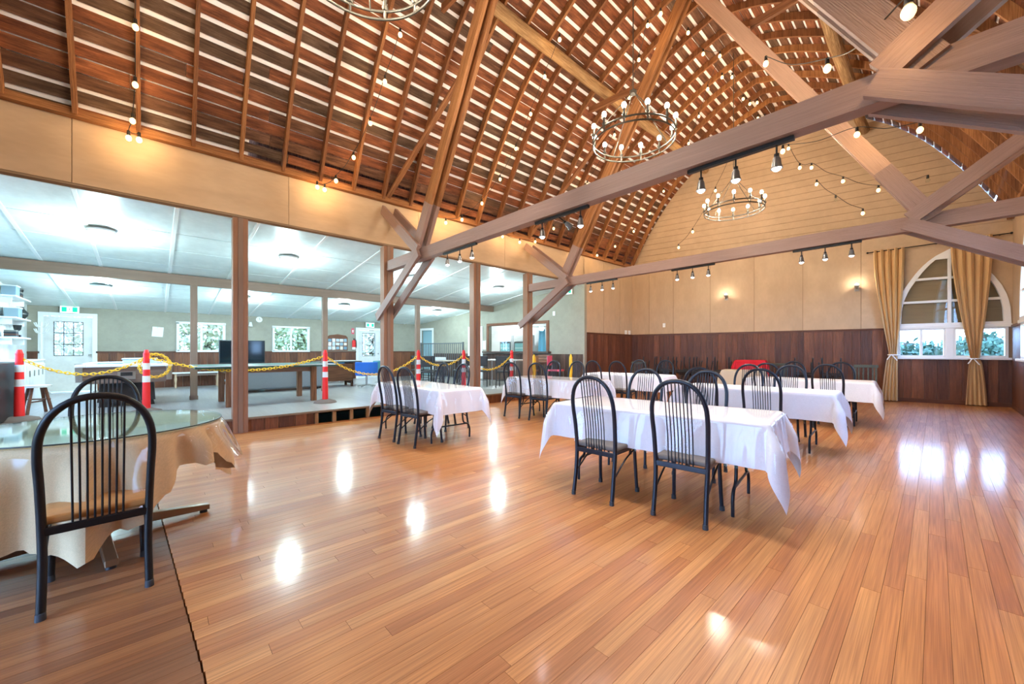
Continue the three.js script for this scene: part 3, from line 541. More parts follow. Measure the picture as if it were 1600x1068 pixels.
stringLight('string of warm bulbs swung across to the nearer truss', [[-1.53, 5.1, -6], [-0.71, 4.01, -4.8], [-0.1, 3.12, -3.02]]);
stringLight('string of warm bulbs crossing the farther truss', [[-1.62, 4.4, -7.25], [-0.71, 4.16, -6.9], [-0.13, 3.98, -6.9]]);
stringLight('string of warm bulbs sagging before the gable right of chandelier', [[-2.26, 5.87, -10.6], [-2.05, 5.36, -10.6], [-1.84, 5.29, -10.6], [-1.31, 4.82, -10.6], [-0.77, 4.47, -10.6], [-0.1, 4.45, -10.6]], 0.1, true, [5]);
stringLight('string of warm bulbs left of the farthest chandelier', [[-3.5, 6.4, -10.9], [-3.93, 5.5, -10.9], [-4.52, 4.55, -10.9], [-4.91, 4.19, -10.9]]);
stringLight('string of bulbs slanting down to the farther truss beam', [[-1.8, 5.0, -10.9], [-1.47, 4.56, -10.9], [-1.03, 4.15, -10.9]], 0.1, true, [1]);

function trackLight(label, xs, y, z, spots, tilt) {
  const t = thing('track_light', label, 'track light', [0, 0, 0], 0, 'spotlight tracks under the truss beams');
  mesh('track', box(xs[xs.length - 1] - xs[0] + 0.22, 0.03, 0.035, (xs[0] + xs[xs.length - 1]) / 2, y - 0.016, z), MAT.black, t);
  xs.forEach((x, i) => {
    const tl = tilt?.[i] ?? [0, 0], h = new THREE.Group(); h.name = 'lamp_head'; h.position.set(x, y - 0.09, z); h.rotation.set(tl[0], 0, tl[1]); h.scale.setScalar(0.88); t.add(h);
    mesh('stem', [cyl(0.008, 0.008, 0.09, 0, 0.035, 0, 8), cyl(0.02, 0.02, 0.05, 0, -0.03, 0, 10)], MAT.blackMetal, h);
    const sh = new THREE.LatheGeometry([[0.02, 0], [0.03, -0.02], [0.036, -0.07], [0.046, -0.1], [0.04, -0.1], [0.03, -0.065], [0.02, -0.02]].map((p) => new THREE.Vector2(...p)), 16); sh.translate(0, -0.03, 0);
    mesh('shade', sh, MAT.headGrey, h);
    const lit = spots?.[i] !== 0;
    const b = new THREE.SphereGeometry(0.037, 12, 8); b.translate(0, -0.118, 0); mesh('bulb', b, lit ? MAT.bulbSpot : MAT.glass, h);
    if (lit) {
      const l = new THREE.SpotLight(NEUTRAL, L.spot, 0, 0.95, 0.6, 2); l.position.set(x, y - 0.26, z); l.target.position.set(x + tl[1] * 2.2, 0, z - tl[0] * 2.2 * 1); l.castShadow = true; l.shadow.radius = 1.2; t.add(l, l.target);
    }
  });
}
const B1 = 2.855;
trackLight('three spotlights under the left end of the nearer truss beam', [-5.27, -4.93, -4.62], B1, -3.45);
trackLight('three spotlights in mid-span of the nearer truss beam', [-3.21, -2.88, -2.64], B1, -3.45, [1, 0, 1], [null, [0.9, 0.4], null]);
trackLight('three bright spotlights under the nearer truss beam above the nearest table', [-1.36, -1.09, -0.81], B1, -3.45);
trackLight('three spotlights under the left end of the farther truss beam', [-5.37, -5.06, -4.78], B1, -7.4);
trackLight('three spotlights in mid-span of the farther truss beam', [-3.36, -3.07, -2.79], B1, -7.4);
trackLight('three spotlights at the right of the farther truss beam', [-1.41, -1.12, -0.82], B1, -7.4);

const ceilSpots = [[-8.8, 0.6, 'round glowing ceiling lamp nearest the left picture edge'], [-8.8, -2.0, 'round glowing ceiling lamp above the green-topped table'], [-8.9, -4.87, 'round glowing ceiling lamp seen past the nearer truss brace'], [-8.8, -7.54, 'round glowing ceiling lamp beside the hatch wall'],
  [-12.5, 0.85, 'round glowing ceiling lamp above the nine-pane door'], [-12.5, -1.75, 'round glowing ceiling lamp behind the first brown post'], [-12.5, -4.39, 'round glowing ceiling lamp above the dark desk'], [-12.3, -7.6, 'round glowing ceiling lamp above the metal railing']];
for (const [x, z, lb] of ceilSpots) {
  const y = sideCeil(x), c = thing('ceiling_lamp', lb, 'ceiling lamp', [x, y - 0.012, z], 0, 'round ceiling lamps of the side room');
  mesh('canopy', cyl(0.16, 0.17, 0.03, 0, -0.02, 0, 28), MAT.whitePaint, c);
  mesh('trim_ring', new THREE.TorusGeometry(0.16, 0.008, 8, 32).rotateX(Math.PI / 2).translate(0, -0.05, 0), MAT.steel, c);
  const d = new THREE.SphereGeometry(0.152, 24, 10, 0, Math.PI * 2, Math.PI / 2, Math.PI / 2); d.scale(1, 0.8, 1); d.translate(0, -0.035, 0); mesh('diffuser', d, MAT.fixtureGlow, c);
  lamp(L.ceiling, COOL, [0, -0.2, 0], c, 7);
}
{
  const c = thing('ceiling_lamp', 'glowing kitchen ceiling lamp behind the hatch', 'ceiling lamp', at(KITCH, 2.9, 2.68, -1.5)); const d = new THREE.SphereGeometry(0.15, 20, 8, 0, Math.PI * 2, Math.PI / 2, Math.PI / 2); d.scale(1, 0.5, 1); mesh('diffuser', d, MAT.fixtureGlow, c); mesh('canopy', cyl(0.16, 0.16, 0.02, 0, 0.005, 0, 24), MAT.steel, c); lamp(L.kitchen, NEUTRAL, [0, -0.16, 0], c, 4);
}
for (const [s, lb] of [[3.02, 'small glowing wall sconce left of the farther chandelier reflection'], [6.09, 'small glowing wall sconce beside the left curtain']]) {
  const c = thing('wall_sconce', lb.replace('left of the farther chandelier reflection', 'in the middle of the back wall'), 'sconce', at(BACK, s, 3.0, 0.014), BACK.ang, 'sconces on the back wall');
  mesh('backplate', rbox(0.09, 0.14, 0.02, 0.006, 0, -0.06, 0.01), MAT.steel, c); mesh('arm', rod(V(0, -0.06, 0.01), V(0, -0.06, 0.09), 0.012), MAT.steel, c);
  mesh('cup', new THREE.LatheGeometry([[0.012, -0.09], [0.045, -0.04], [0.055, 0.02]].map((p) => new THREE.Vector2(...p)), 20).translate(0, 0, 0.1), MAT.steel, c);
  mesh('bulb', new THREE.SphereGeometry(0.042, 12, 10).translate(0, 0.03, 0.1), MAT.bulbSoft, c); lamp(L.sconce, SOFT, [0, 0.06, 0.1], c);
}

// ---------------------------------------------------------------- folding tables with white cloths
function drape(Lx, Lz, drop, cornerPow, folds, seedK, extra = 0) { // cloth over a rectangular top, its middle at y = 0
  const hx = Lx / 2, hz = Lz / 2, N = 72, K = 48, pos = [], uv = [], idx = [];
  const X = (i, h, n) => -(h + drop) + 2 * (h + drop) * i / n;
  for (let j = 0; j <= K; j++) for (let i = 0; i <= N; i++) {
    let x = X(i, hx, N), z = X(j, hz, K); const U = x, W = z;
    const cx = Math.max(-hx, Math.min(hx, x)), cz = Math.max(-hz, Math.min(hz, z)), dx = Math.abs(x - cx), dz = Math.abs(z - cz), sx = Math.sign(x), sz = Math.sign(z);
    const r = Math.pow(Math.pow(dx, cornerPow) + Math.pow(dz, cornerPow), 1 / cornerPow); let y = 0, ox = cx, oz = cz;
    if (r > 0) {
      const a = Math.atan2(dz, dx), along = dx > dz ? z : x, f = Math.min(1, r / 0.2), corner = Math.sin(2 * a);
      const wav = folds * f * (Math.sin(along * 13 + seedK) * 0.6 + Math.sin(along * 29 + seedK * 2.3) * 0.4) * (1 - corner) + corner * 0.11 * f;
      const out = 0.012 + r * 0.12 + wav; y = -Math.max(0, r - 0.008); ox += sx * Math.cos(a) * out; oz += sz * Math.sin(a) * out;
      if (corner > 0.02) { const pinch = 0.03 * corner * f; ox -= sx * pinch * Math.sin(a); oz -= sz * pinch * Math.cos(a); }
    }
    pos.push(ox, y + extra, oz); uv.push(U, W);
    if (i < N && j < K) { const q = j * (N + 1) + i; idx.push(q, q + N + 1, q + 1, q + 1, q + N + 1, q + N + 2); }
  }
  const g = new THREE.BufferGeometry(); g.setAttribute('position', new THREE.Float32BufferAttribute(pos, 3)); g.setAttribute('uv', new THREE.Float32BufferAttribute(uv, 2)); g.setIndex(idx); g.computeVertexNormals(); return g;
}
function foldingTable(x, z, turn, len, wid, lbT, lbC, lbP, k, drop = 0.33) {
  const t = thing('folding_table', lbT, 'table', [x, 0, z], turn, 'folding tables in the hall');
  mesh('tabletop', rbox(len, 0.04, wid, 0.012, 0, 0.735, 0), MAT.tableTop, t);
  for (const s of [-1, 1]) {
    const X = s * (len / 2 - 0.24);
    for (const q of [-1, 1]) mesh('leg', tube([V(X, 0.715, q * 0.2), V(X, 0.3, q * 0.2), V(X, 0.24, q * 0.22), V(X, 0.21, q * 0.29), V(X, 0.15, q * 0.32), V(X, 0.012, q * 0.32)], 0.013, 30, 8), MAT.chairMetal, t);
    mesh('crossbar', rod(V(X, 0.22, -0.27), V(X, 0.22, 0.27), 0.011), MAT.chairMetal, t);
    mesh('brace', rod(V(X, 0.4, 0), V(s * 0.3, 0.71, 0), 0.009), MAT.chairMetal, t);
  }
  const c = mesh('tablecloth', drape(len, wid, drop, 1.2, 0.014, k), MAT.cloth); c.position.set(x, 0.758, z); c.rotation.y = turn; tag(c, lbC, 'tablecloth', 'white tablecloths');
  if (lbP) { const p = mesh('table_cover', drape(len + 0.012, wid + 0.012, drop + 0.02, 1.35, 0.02, k + 2, 0.004), MAT.plastic); p.position.set(x, 0.758, z); p.rotation.y = turn; tag(p, lbP, 'plastic cover', 'clear plastic covers'); }
}
const TB = [ // x, z, turn, length, width, description
  [-1.76, -3.5, 0.12, 1.83, 0.77, 'nearest long table', 1],
  [-5.38, -3.12, 0.0, 1.9, 0.68, 'long table beside the open step', 2],
  [-4.95, -5.72, 0.08, 1.83, 0.74, 'left table of the middle row', 3],
  [-4.75, -7.95, 0.1, 1.83, 0.74, 'left table of the farthest row', 4],
  [-1.75, -6.25, 0.06, 1.83, 0.74, 'right table of the middle row', 5],
  [-1.62, -8.95, 0.06, 1.83, 0.74, 'right table of the farthest row', 6]];
for (const [x, z, r, l, w, n, k] of TB) foldingTable(x, z, r, l, w, 'folding table with dark tube legs, the ' + n, 'white cloth draped over the ' + n, [1, 2, 3].includes(k) ? 'clear plastic cover over the white cloth of the ' + n : null, k * 1.7);

// ---------------------------------------------------------------- bow-back chairs: face -z, origin under the seat
function makeChair(name, frame, seat) {
  const t = thing(name, '', 'chair');
  const hoop = [V(-0.19, 0.02, 0.235), V(-0.187, 0.25, 0.2), V(-0.191, 0.42, 0.185), V(-0.197, 0.62, 0.2), V(-0.202, 0.78, 0.228), V(-0.193, 0.88, 0.246), V(-0.155, 0.975, 0.262), V(-0.085, 1.037, 0.272), V(0, 1.055, 0.276)];
  const full = [...hoop, ...hoop.slice(0, -1).reverse().map((p) => V(-p.x, p.y, p.z))];
  mesh('back_hoop', tube(full, 0.0175, 72, 10), frame, t);
  for (let k = 0; k < 8; k++) { const x = -0.09 + k * 0.18 / 7, top = 1.05 - Math.pow(Math.abs(x) / 0.21, 2.2) * 0.2; mesh('spindle', tube([V(x, 0.4, 0.185), V(x * 1.02, 0.62, 0.198), V(x * 1.03, 0.82, 0.233), V(x * 1.03, top, 0.273)], 0.0048, 10, 6), frame, t); }
  mesh('seat_rail', rbox(0.38, 0.04, 0.022, 0.006, 0, 0.4, 0.188), frame, t);
  mesh('seat', rbox(0.4, 0.042, 0.4, 0.019, 0, 0.446, -0.02, 3), seat, t);
  mesh('seat_frame', [box(0.02, 0.025, 0.4, -0.18, 0.412, -0.01), box(0.02, 0.025, 0.4, 0.18, 0.412, -0.01), box(0.36, 0.025, 0.02, 0, 0.412, -0.2)], frame, t);
  for (const s of [-1, 1]) {
    mesh('leg', tube([V(s * 0.175, 0.415, -0.19), V(s * 0.182, 0.2, -0.2), V(s * 0.188, 0.02, -0.215)], 0.0155, 10, 8), frame, t);
    mesh('stretcher', tube([V(s * 0.187, 0.2, 0.205), V(s * 0.185, 0.33, 0.0), V(s * 0.177, 0.385, -0.17)], 0.008, 12, 6), frame, t);
    for (const q of [0.238, -0.216]) mesh('foot_cap', cyl(0.0185, 0.02, 0.035, s * 0.19, 0.0175, q, 10), MAT.steel === 0 ? frame : M([58, 60, 64], { roughness: 0.7 }), t);
  }
  return t;
}
const chairA = makeChair('bow_back_chair', MAT.chairMetal, MAT.seatGrey), chairB = makeChair('bow_back_chair', MAT.chairBlack, MAT.seatTan);
let usedA = false, usedB = false;
function chair(kind, x, z, turn, label, group) {
  const src = kind === 'B' ? chairB : chairA, used = kind === 'B' ? usedB : usedA;
  if (!used) { src.position.set(x, 0, z); src.rotation.y = turn; src.userData.label = label; src.userData.group = group; if (kind === 'B') usedB = true; else usedA = true; return src; }
  return copy(src, [x, 0, z], turn, label, group);
}
const G1 = 'bow-back chairs at the white tables', PI = Math.PI;
chair('A', -2.02, -3.02, 0.06, 'dark bow-back chair, left of the two before the nearest white table', G1);
chair('A', -1.33, -3.13, 0.1, 'dark bow-back chair, right of the two before the nearest white table', G1);
chair('A', -2.36, -4.15, PI + 0.1, 'dark bow-back chair, left of the two behind the nearest white table', G1);
chair('A', -1.67, -4.2, PI + 0.1, 'dark bow-back chair, right of the two behind the nearest white table', G1);
chair('A', -2.12, -5.55, 0.05, 'bow-back chair, left one before the right table of middle row', G1);
chair('A', -1.47, -5.75, 0.05, 'bow-back chair, right one before the right table of middle row', G1);
chair('A', -2.05, -6.85, PI, 'bow-back chair, left one behind the right table of middle row', G1);
chair('A', -1.5, -6.9, PI, 'bow-back chair, right one behind the right table of middle row', G1);
chair('A', -2.05, -8.35, 0, 'bow-back chair, left one before the right table of farthest row', G1);
chair('A', -1.2, -8.35, 0, 'bow-back chair, right one before the right table of farthest row', G1);
chair('A', -2.0, -9.55, PI, 'bow-back chair, left one behind the right table of farthest row', G1);
chair('A', -1.25, -9.6, PI, 'bow-back chair, right one behind the right table of farthest row', G1);
chair('A', -5.37, -2.7, 0.12, 'blue-black bow-back chair, left one before the table beside the step', G1);
chair('A', -4.85, -2.74, 0.12, 'blue-black bow-back chair, right one before the table beside the step', G1);
chair('A', -6.02, -3.6, PI, 'bow-back chair, left one behind the table beside the step', G1);
chair('A', -5.45, -3.62, PI, 'bow-back chair, right one behind the table beside the step', G1);
chair('A', -5.56, -5.32, 0.1, 'bow-back chair, left one before the left table of middle row', G1);
chair('A', -4.92, -5.36, 0.1, 'bow-back chair, right one before the left table of middle row', G1);
chair('A', -5.75, -6.3, PI, 'bow-back chair, left one behind the left table of middle row', G1);
chair('A', -5.15, -6.35, PI, 'bow-back chair, right one behind the left table of middle row', G1);
chair('A', -5.2, -7.5, 0, 'bow-back chair, left one before the left table of farthest row', G1);
chair('A', -4.55, -7.45, 0, 'bow-back chair, right one before the left table of farthest row', G1);
chair('A', -4.95, -8.55, PI, 'bow-back chair, left one behind the left table of farthest row', G1);
chair('A', -4.3, -8.6, PI, 'bow-back chair, right one behind the left table of farthest row', G1);
chair('B', -3.13, 0.22, PI / 2 + 0.06, 'black bow-back chair with tan seat nearest the camera', 'black chairs at the round table');
chair('B', -4.62, 0.3, -PI / 2, 'black bow-back chair on the far side of the round table', 'black chairs at the round table');

// ---------------------------------------------------------------- round pedestal table with cream cloth and clear cover
{
  const x = -3.86, z = 0.27, R = 0.66, t = thing('round_table', 'round pedestal table with metal cross base beside the black chair', 'table', [x, 0, z], 0.15);
  mesh('tabletop', cyl(R, R, 0.035, 0, 0.742, 0, 48), MAT.tableTop, t);
  mesh('column', cyl(0.038, 0.038, 0.64, 0, 0.4, 0, 20), M([150, 116, 84], { metalness: 0.6, roughness: 0.35 }), t);
  mesh('collar', cyl(0.06, 0.07, 0.05, 0, 0.1, 0, 20), MAT.steel, t);
  for (let k = 0; k < 4; k++) { const a = k * PI / 2, g = extr([[0.03, 0.05], [0.6, 0.025], [0.6, 0.055], [0.03, 0.125]], 0.05, [], 0.004); g.translate(0, 0, -0.025); g.rotateY(a); const f = mesh('base_arm', g, M([150, 124, 98], { metalness: 0.7, roughness: 0.3 }), t); mesh('glide', cyl(0.022, 0.026, 0.03, 0.57 * Math.cos(a), 0.015, -0.57 * Math.sin(a), 12), MAT.black, f); }
  const round = (r, drop, amp, nf, scallop, ph, flare, tilt = 0) => {
    const NA = 160, NR = 8, NH = 12, pos = [], uv = [], idx = [];
    for (let i = 0; i <= NA; i++) {
      const a = i / NA * PI * 2, lob = Math.sin(a * nf + ph) * 0.6 + Math.sin(a * (nf * 1.7 | 0) + ph * 2.1) * 0.4, D = drop * (1 + 0.42 * Math.cos(4 * a + 0.55 + ph * 0) + 0.12 * lob + tilt * Math.max(0, Math.sin(a + 0.4))) + scallop * Math.abs(Math.sin(a * 34));
      for (let j = 0; j <= NR + NH; j++) {
        let rad, y; if (j <= NR) { rad = r * j / NR; y = 0; } else { const h = (j - NR) / NH; y = -D * h; rad = r + 0.01 + flare * h + amp * lob * Math.min(1, h * 2.2); }
        y = Math.max(y, -0.745); pos.push(rad * Math.cos(a), y, rad * Math.sin(a)); uv.push(rad * Math.cos(a) + (j > NR ? y : 0), rad * Math.sin(a) + y);
        if (i < NA && j < NR + NH) { const q = i * (NR + NH + 1) + j, n = NR + NH + 1; idx.push(q, q + 1, q + n, q + 1, q + n + 1, q + n); }
      }
    }
    const g = new THREE.BufferGeometry(); g.setAttribute('position', new THREE.Float32BufferAttribute(pos, 3)); g.setAttribute('uv', new THREE.Float32BufferAttribute(uv, 2)); g.setIndex(idx); g.computeVertexNormals(); return g;
  };
  const c = mesh('tablecloth', round(R, 0.33, 0.075, 14, 0.016, 0.8, 0.03, 1.15), MAT.clothTan); c.position.set(x, 0.764, z); tag(c, 'cream scalloped cloth hanging from the round table', 'tablecloth');
  const p = mesh('table_cover', round(R + 0.006, 0.4, 0.03, 9, 0, 2.2, 0.17), MAT.plastic); p.position.set(x, 0.769, z); tag(p, 'clear plastic cover over the round table', 'plastic cover');
  const gt = thing('glass_plate', 'round glass plate with dark rim lying on the round table', 'glass plate', [x, 0.7755, z]); mesh('plate', cyl(R + 0.004, R + 0.004, 0.006, 0, 0, 0, 72), M([240, 252, 250], { phys: true, transmission: 1, thickness: 0, roughness: 0.04, ior: 1.7 }), gt); mesh('rim', new THREE.TorusGeometry(R + 0.005, 0.0045, 6, 96).rotateX(PI / 2), M([44, 52, 48], { roughness: 0.3 }), gt);
}

// ---------------------------------------------------------------- barrier posts and yellow chain along the platform
function delineator(x, z, label, kind = 'red') {
  const p = thing(kind === 'red' ? 'traffic_delineator' : 'yellow_bollard', label, 'barrier post', [x, DECK, z], 0, kind === 'red' ? 'red and white barrier posts' : 'yellow barrier posts');
  if (kind !== 'red') { mesh('tube', [cyl(0.05, 0.055, 0.86, 0, 0.43, 0, 18), cyl(0.02, 0.05, 0.1, 0, 0.91, 0, 18)], MAT.yellow, p); mesh('base', cyl(0.16, 0.19, 0.05, 0, 0.025, 0, 24), MAT.rubber, p); return; }
  const r = (y) => 0.058 - 0.015 * (y / 1.0), seg = (a, b) => cyl(r(b), r(a), b - a, 0, (a + b) / 2, 0, 20);
  mesh('tube', [seg(0.03, 1.0)], MAT.coneRed, p);
  for (const [a, b] of [[0.52, 0.63], [0.74, 0.85]]) { const g = cyl(r(b) + 0.002, r(a) + 0.002, b - a, 0, (a + b) / 2, 0, 20); mesh('reflective_band', g, MAT.coneWhite, p); }
  mesh('knob', [cyl(0.045, 0.045, 0.02, 0, 1.01, 0, 16), cyl(0.025, 0.04, 0.06, 0, 1.05, 0, 16)], MAT.coneRed, p);
  mesh('base', new THREE.LatheGeometry([[0.0, 0.075], [0.09, 0.07], [0.2, 0.035], [0.22, 0.0]].map((q) => new THREE.Vector2(...q)), 28), MAT.rubber, p);
}
const DP = [[-9.43, 1.5], [-9.25, 0.09], [-8.5, -2.6], [-8.35, -4.65], [-8.2, -5.86], [-7.95, -7.3]];
['red and white barrier post by the black speaker cabinet', 'red and white barrier post before the pool table end', 'red and white barrier post at the end of the green-topped table', 'red and white barrier post behind the table beside the step', 'red and white barrier post just left of the slim post', 'red and white barrier post beside the farther truss post'].forEach((lb, i) => delineator(...DP[i], lb));
delineator(-7.72, -7.95, 'short yellow barrier post right of the farther truss post', 'y'); delineator(-7.6, -9.45, 'tall yellow barrier post beside the pink chair', 'y');
const linkG = new THREE.TorusGeometry(0.022, 0.007, 5, 10); linkG.scale(1.5, 1, 1);
function chain(a, b, sag, label) {
  const A = V(a[0], DECK + 0.96, a[1]), B = V(b[0], DECK + 0.96, b[1]), n = Math.max(8, Math.round(A.distanceTo(B) * 1.06 / 0.05)), gs = [];
  const at_ = (t) => { const p = A.clone().lerp(B, t); p.y -= sag * 4 * t * (1 - t); return p; };
  for (let k = 0; k < n; k++) { const t = (k + 0.5) / n, p = at_(t), d = at_(Math.min(1, t + 0.01)).sub(at_(Math.max(0, t - 0.01))).normalize(), g = linkG.clone(); g.rotateX(k % 2 ? Math.PI / 2 : 0); g.applyQuaternion(new THREE.Quaternion().setFromUnitVectors(V(1, 0, 0), d)); g.translate(p.x, p.y, p.z); gs.push(g); }
  tag(mesh('plastic_chain', gs, MAT.yellow), label, 'chain', 'yellow plastic chains');
}
chain(DP[0], DP[1], 0.28, 'yellow plastic chain sagging across the pool table');
chain(DP[1], DP[2], 0.27, 'yellow plastic chain sagging across the green-topped table');
chain(DP[2], DP[3], 0.42, 'yellow plastic chain sagging before the blue armchair');
chain(DP[3], DP[4], 0.26, 'short yellow chain between the two middle barrier posts');
chain(DP[4], DP[5], 0.4, 'yellow plastic chain sagging before the high table');
{ const g = []; for (let k = 0; k < 34; k++) { const a = k / 34 * Math.PI * 2, q = linkG.clone(); q.rotateX(k % 2 ? 1.57 : 0); q.rotateZ(a + Math.PI / 2); q.translate(0.2 * Math.cos(a), 0.2 * Math.sin(a), 0); g.push(q); } const o = mesh('chain_coil', g, MAT.yellow); o.rotation.y = Math.PI / 2; o.position.set(-9.36, DECK + 0.8, -0.02); tag(o, 'coil of yellow chain hung on the second barrier post', 'chain'); }

// ---------------------------------------------------------------- things in the side room
{ // pool table, short end towards the hall
  const t = thing('pool_table', 'grey-brown coin pool table with pale rails and blue cloth', 'pool table', [-11.35, DECK, 0.37]), body = M([150, 132, 128], { map: grainM, roughness: 0.5 });
  const frus = (x1, z1, x0, z0, y1, y0) => { const g = new THREE.BoxGeometry(1, 1, 1), p = g.attributes.position; for (let i = 0; i < p.count; i++) { const up = p.getY(i) > 0; p.setXYZ(i, p.getX(i) * (up ? x1 : x0), up ? y1 : y0, p.getZ(i) * (up ? z1 : z0)); } g.computeVertexNormals(); return g; };
  mesh('cabinet', frus(2.2, 1.24, 2.06, 1.1, 0.76, 0.46), body, t);
  mesh('pedestal', frus(1.6, 0.74, 1.7, 0.8, 0.46, 0.1), MAT.black, t);
  for (const sx of [-1, 1]) for (const sz of [-1, 1]) mesh('leg_foot', frus(0.2, 0.14, 0.24, 0.18, 0.1, 0).translate(sx * 0.66, 0, sz * 0.3), MAT.black, t);
  for (const s of [-1, 1]) { mesh('rail', rbox(2.28, 0.06, 0.13, 0.02, 0, 0.79, s * 0.585), MAT.coneWhite, t); mesh('rail', rbox(0.13, 0.06, 1.06, 0.02, s * 1.075, 0.79, 0), MAT.coneWhite, t); }
  for (const sx of [-1, 1]) for (const sz of [-1, 1]) mesh('corner_casting', frus(0.09, 0.1, 0.07, 0.08, 0.83, 0.5).translate(sx * 1.08, 0, sz * 0.6), MAT.steel, t);
  mesh('playing_cloth', box(2.05, 0.02, 1.05, 0, 0.775, 0), M([40, 108, 160], { roughness: 0.9 }), t);
  mesh('coin_chute', [box(0.02, 0.14, 0.24, 1.08, 0.6, 0)], MAT.steel, t); mesh('ball_return', box(0.03, 0.07, 0.16, 1.085, 0.63, 0), MAT.black, t);
}
{ const b = thing('storage_box', 'low pale plastic storage box lying on the pool table', 'box', [-11.1, DECK + 0.786, 0.2]); mesh('tub', rbox(0.4, 0.1, 0.5, 0.02, 0, 0.05, 0), M([206, 226, 224], { roughness: 0.4 }), b); mesh('lid', rbox(0.43, 0.03, 0.53, 0.012, 0, 0.115, 0), M([226, 238, 236], { roughness: 0.35 }), b); }
{ const s = thing('speaker_cabinet', 'large black speaker cabinet at the left picture edge', 'speaker', [-9.42, DECK, 1.93]); mesh('cabinet', rbox(0.92, 0.86, 0.66, 0.02, 0, 0.46, 0), MAT.black, s); mesh('grille', rbox(0.02, 0.7, 0.56, 0.008, 0.465, 0.47, 0), M([16, 18, 22], { roughness: 0.9 }), s); for (const q of [-1, 1]) for (const r of [-1, 1]) mesh('caster', cyl(0.03, 0.03, 0.03, q * 0.36, 0.015, r * 0.25, 12), MAT.blackMetal, s); }
{ const s = thing('stool', 'brown wooden stool with pale seat behind first barrier post', 'stool', [-10.35, DECK, 1.46]); mesh('seat', cyl(0.17, 0.17, 0.035, 0, 0.46, 0, 24), MAT.white, s); for (const a of [0.4, 1.97, 3.54, 5.11]) mesh('leg', rod(V(0.2 * Math.cos(a), 0, 0.2 * Math.sin(a)), V(0.1 * Math.cos(a), 0.45, 0.1 * Math.sin(a)), 0.022), MAT.wains[0], s); mesh('rung', [rod(V(0.16, 0.2, 0.07), V(-0.16, 0.2, -0.07), 0.012), rod(V(-0.07, 0.24, 0.16), V(0.07, 0.24, -0.16), 0.012)], MAT.wains[0], s); }
{ const c = thing('coat_stand', 'white wooden coat stand left of the nine-pane door', 'coat stand', [-14.8, DECK, 2.02]); mesh('pole', cyl(0.025, 0.025, 1.75, 0, 0.9, 0, 12), MAT.whitePaint, c); for (let k = 0; k < 4; k++) { const a = k * Math.PI / 2 + 0.5, X = Math.cos(a), Z = Math.sin(a); for (const y of [1.7, 1.55]) mesh('hook', tube([V(0, y - 0.06, 0), V(X * 0.09, y - 0.04, Z * 0.09), V(X * 0.14, y + 0.05, Z * 0.14)], 0.012, 10, 6), MAT.whitePaint, c); mesh('foot', tube([V(0, 0.14, 0), V(X * 0.12, 0.09, Z * 0.12), V(X * 0.22, 0.012, Z * 0.22)], 0.014, 10, 6), MAT.whitePaint, c); } }
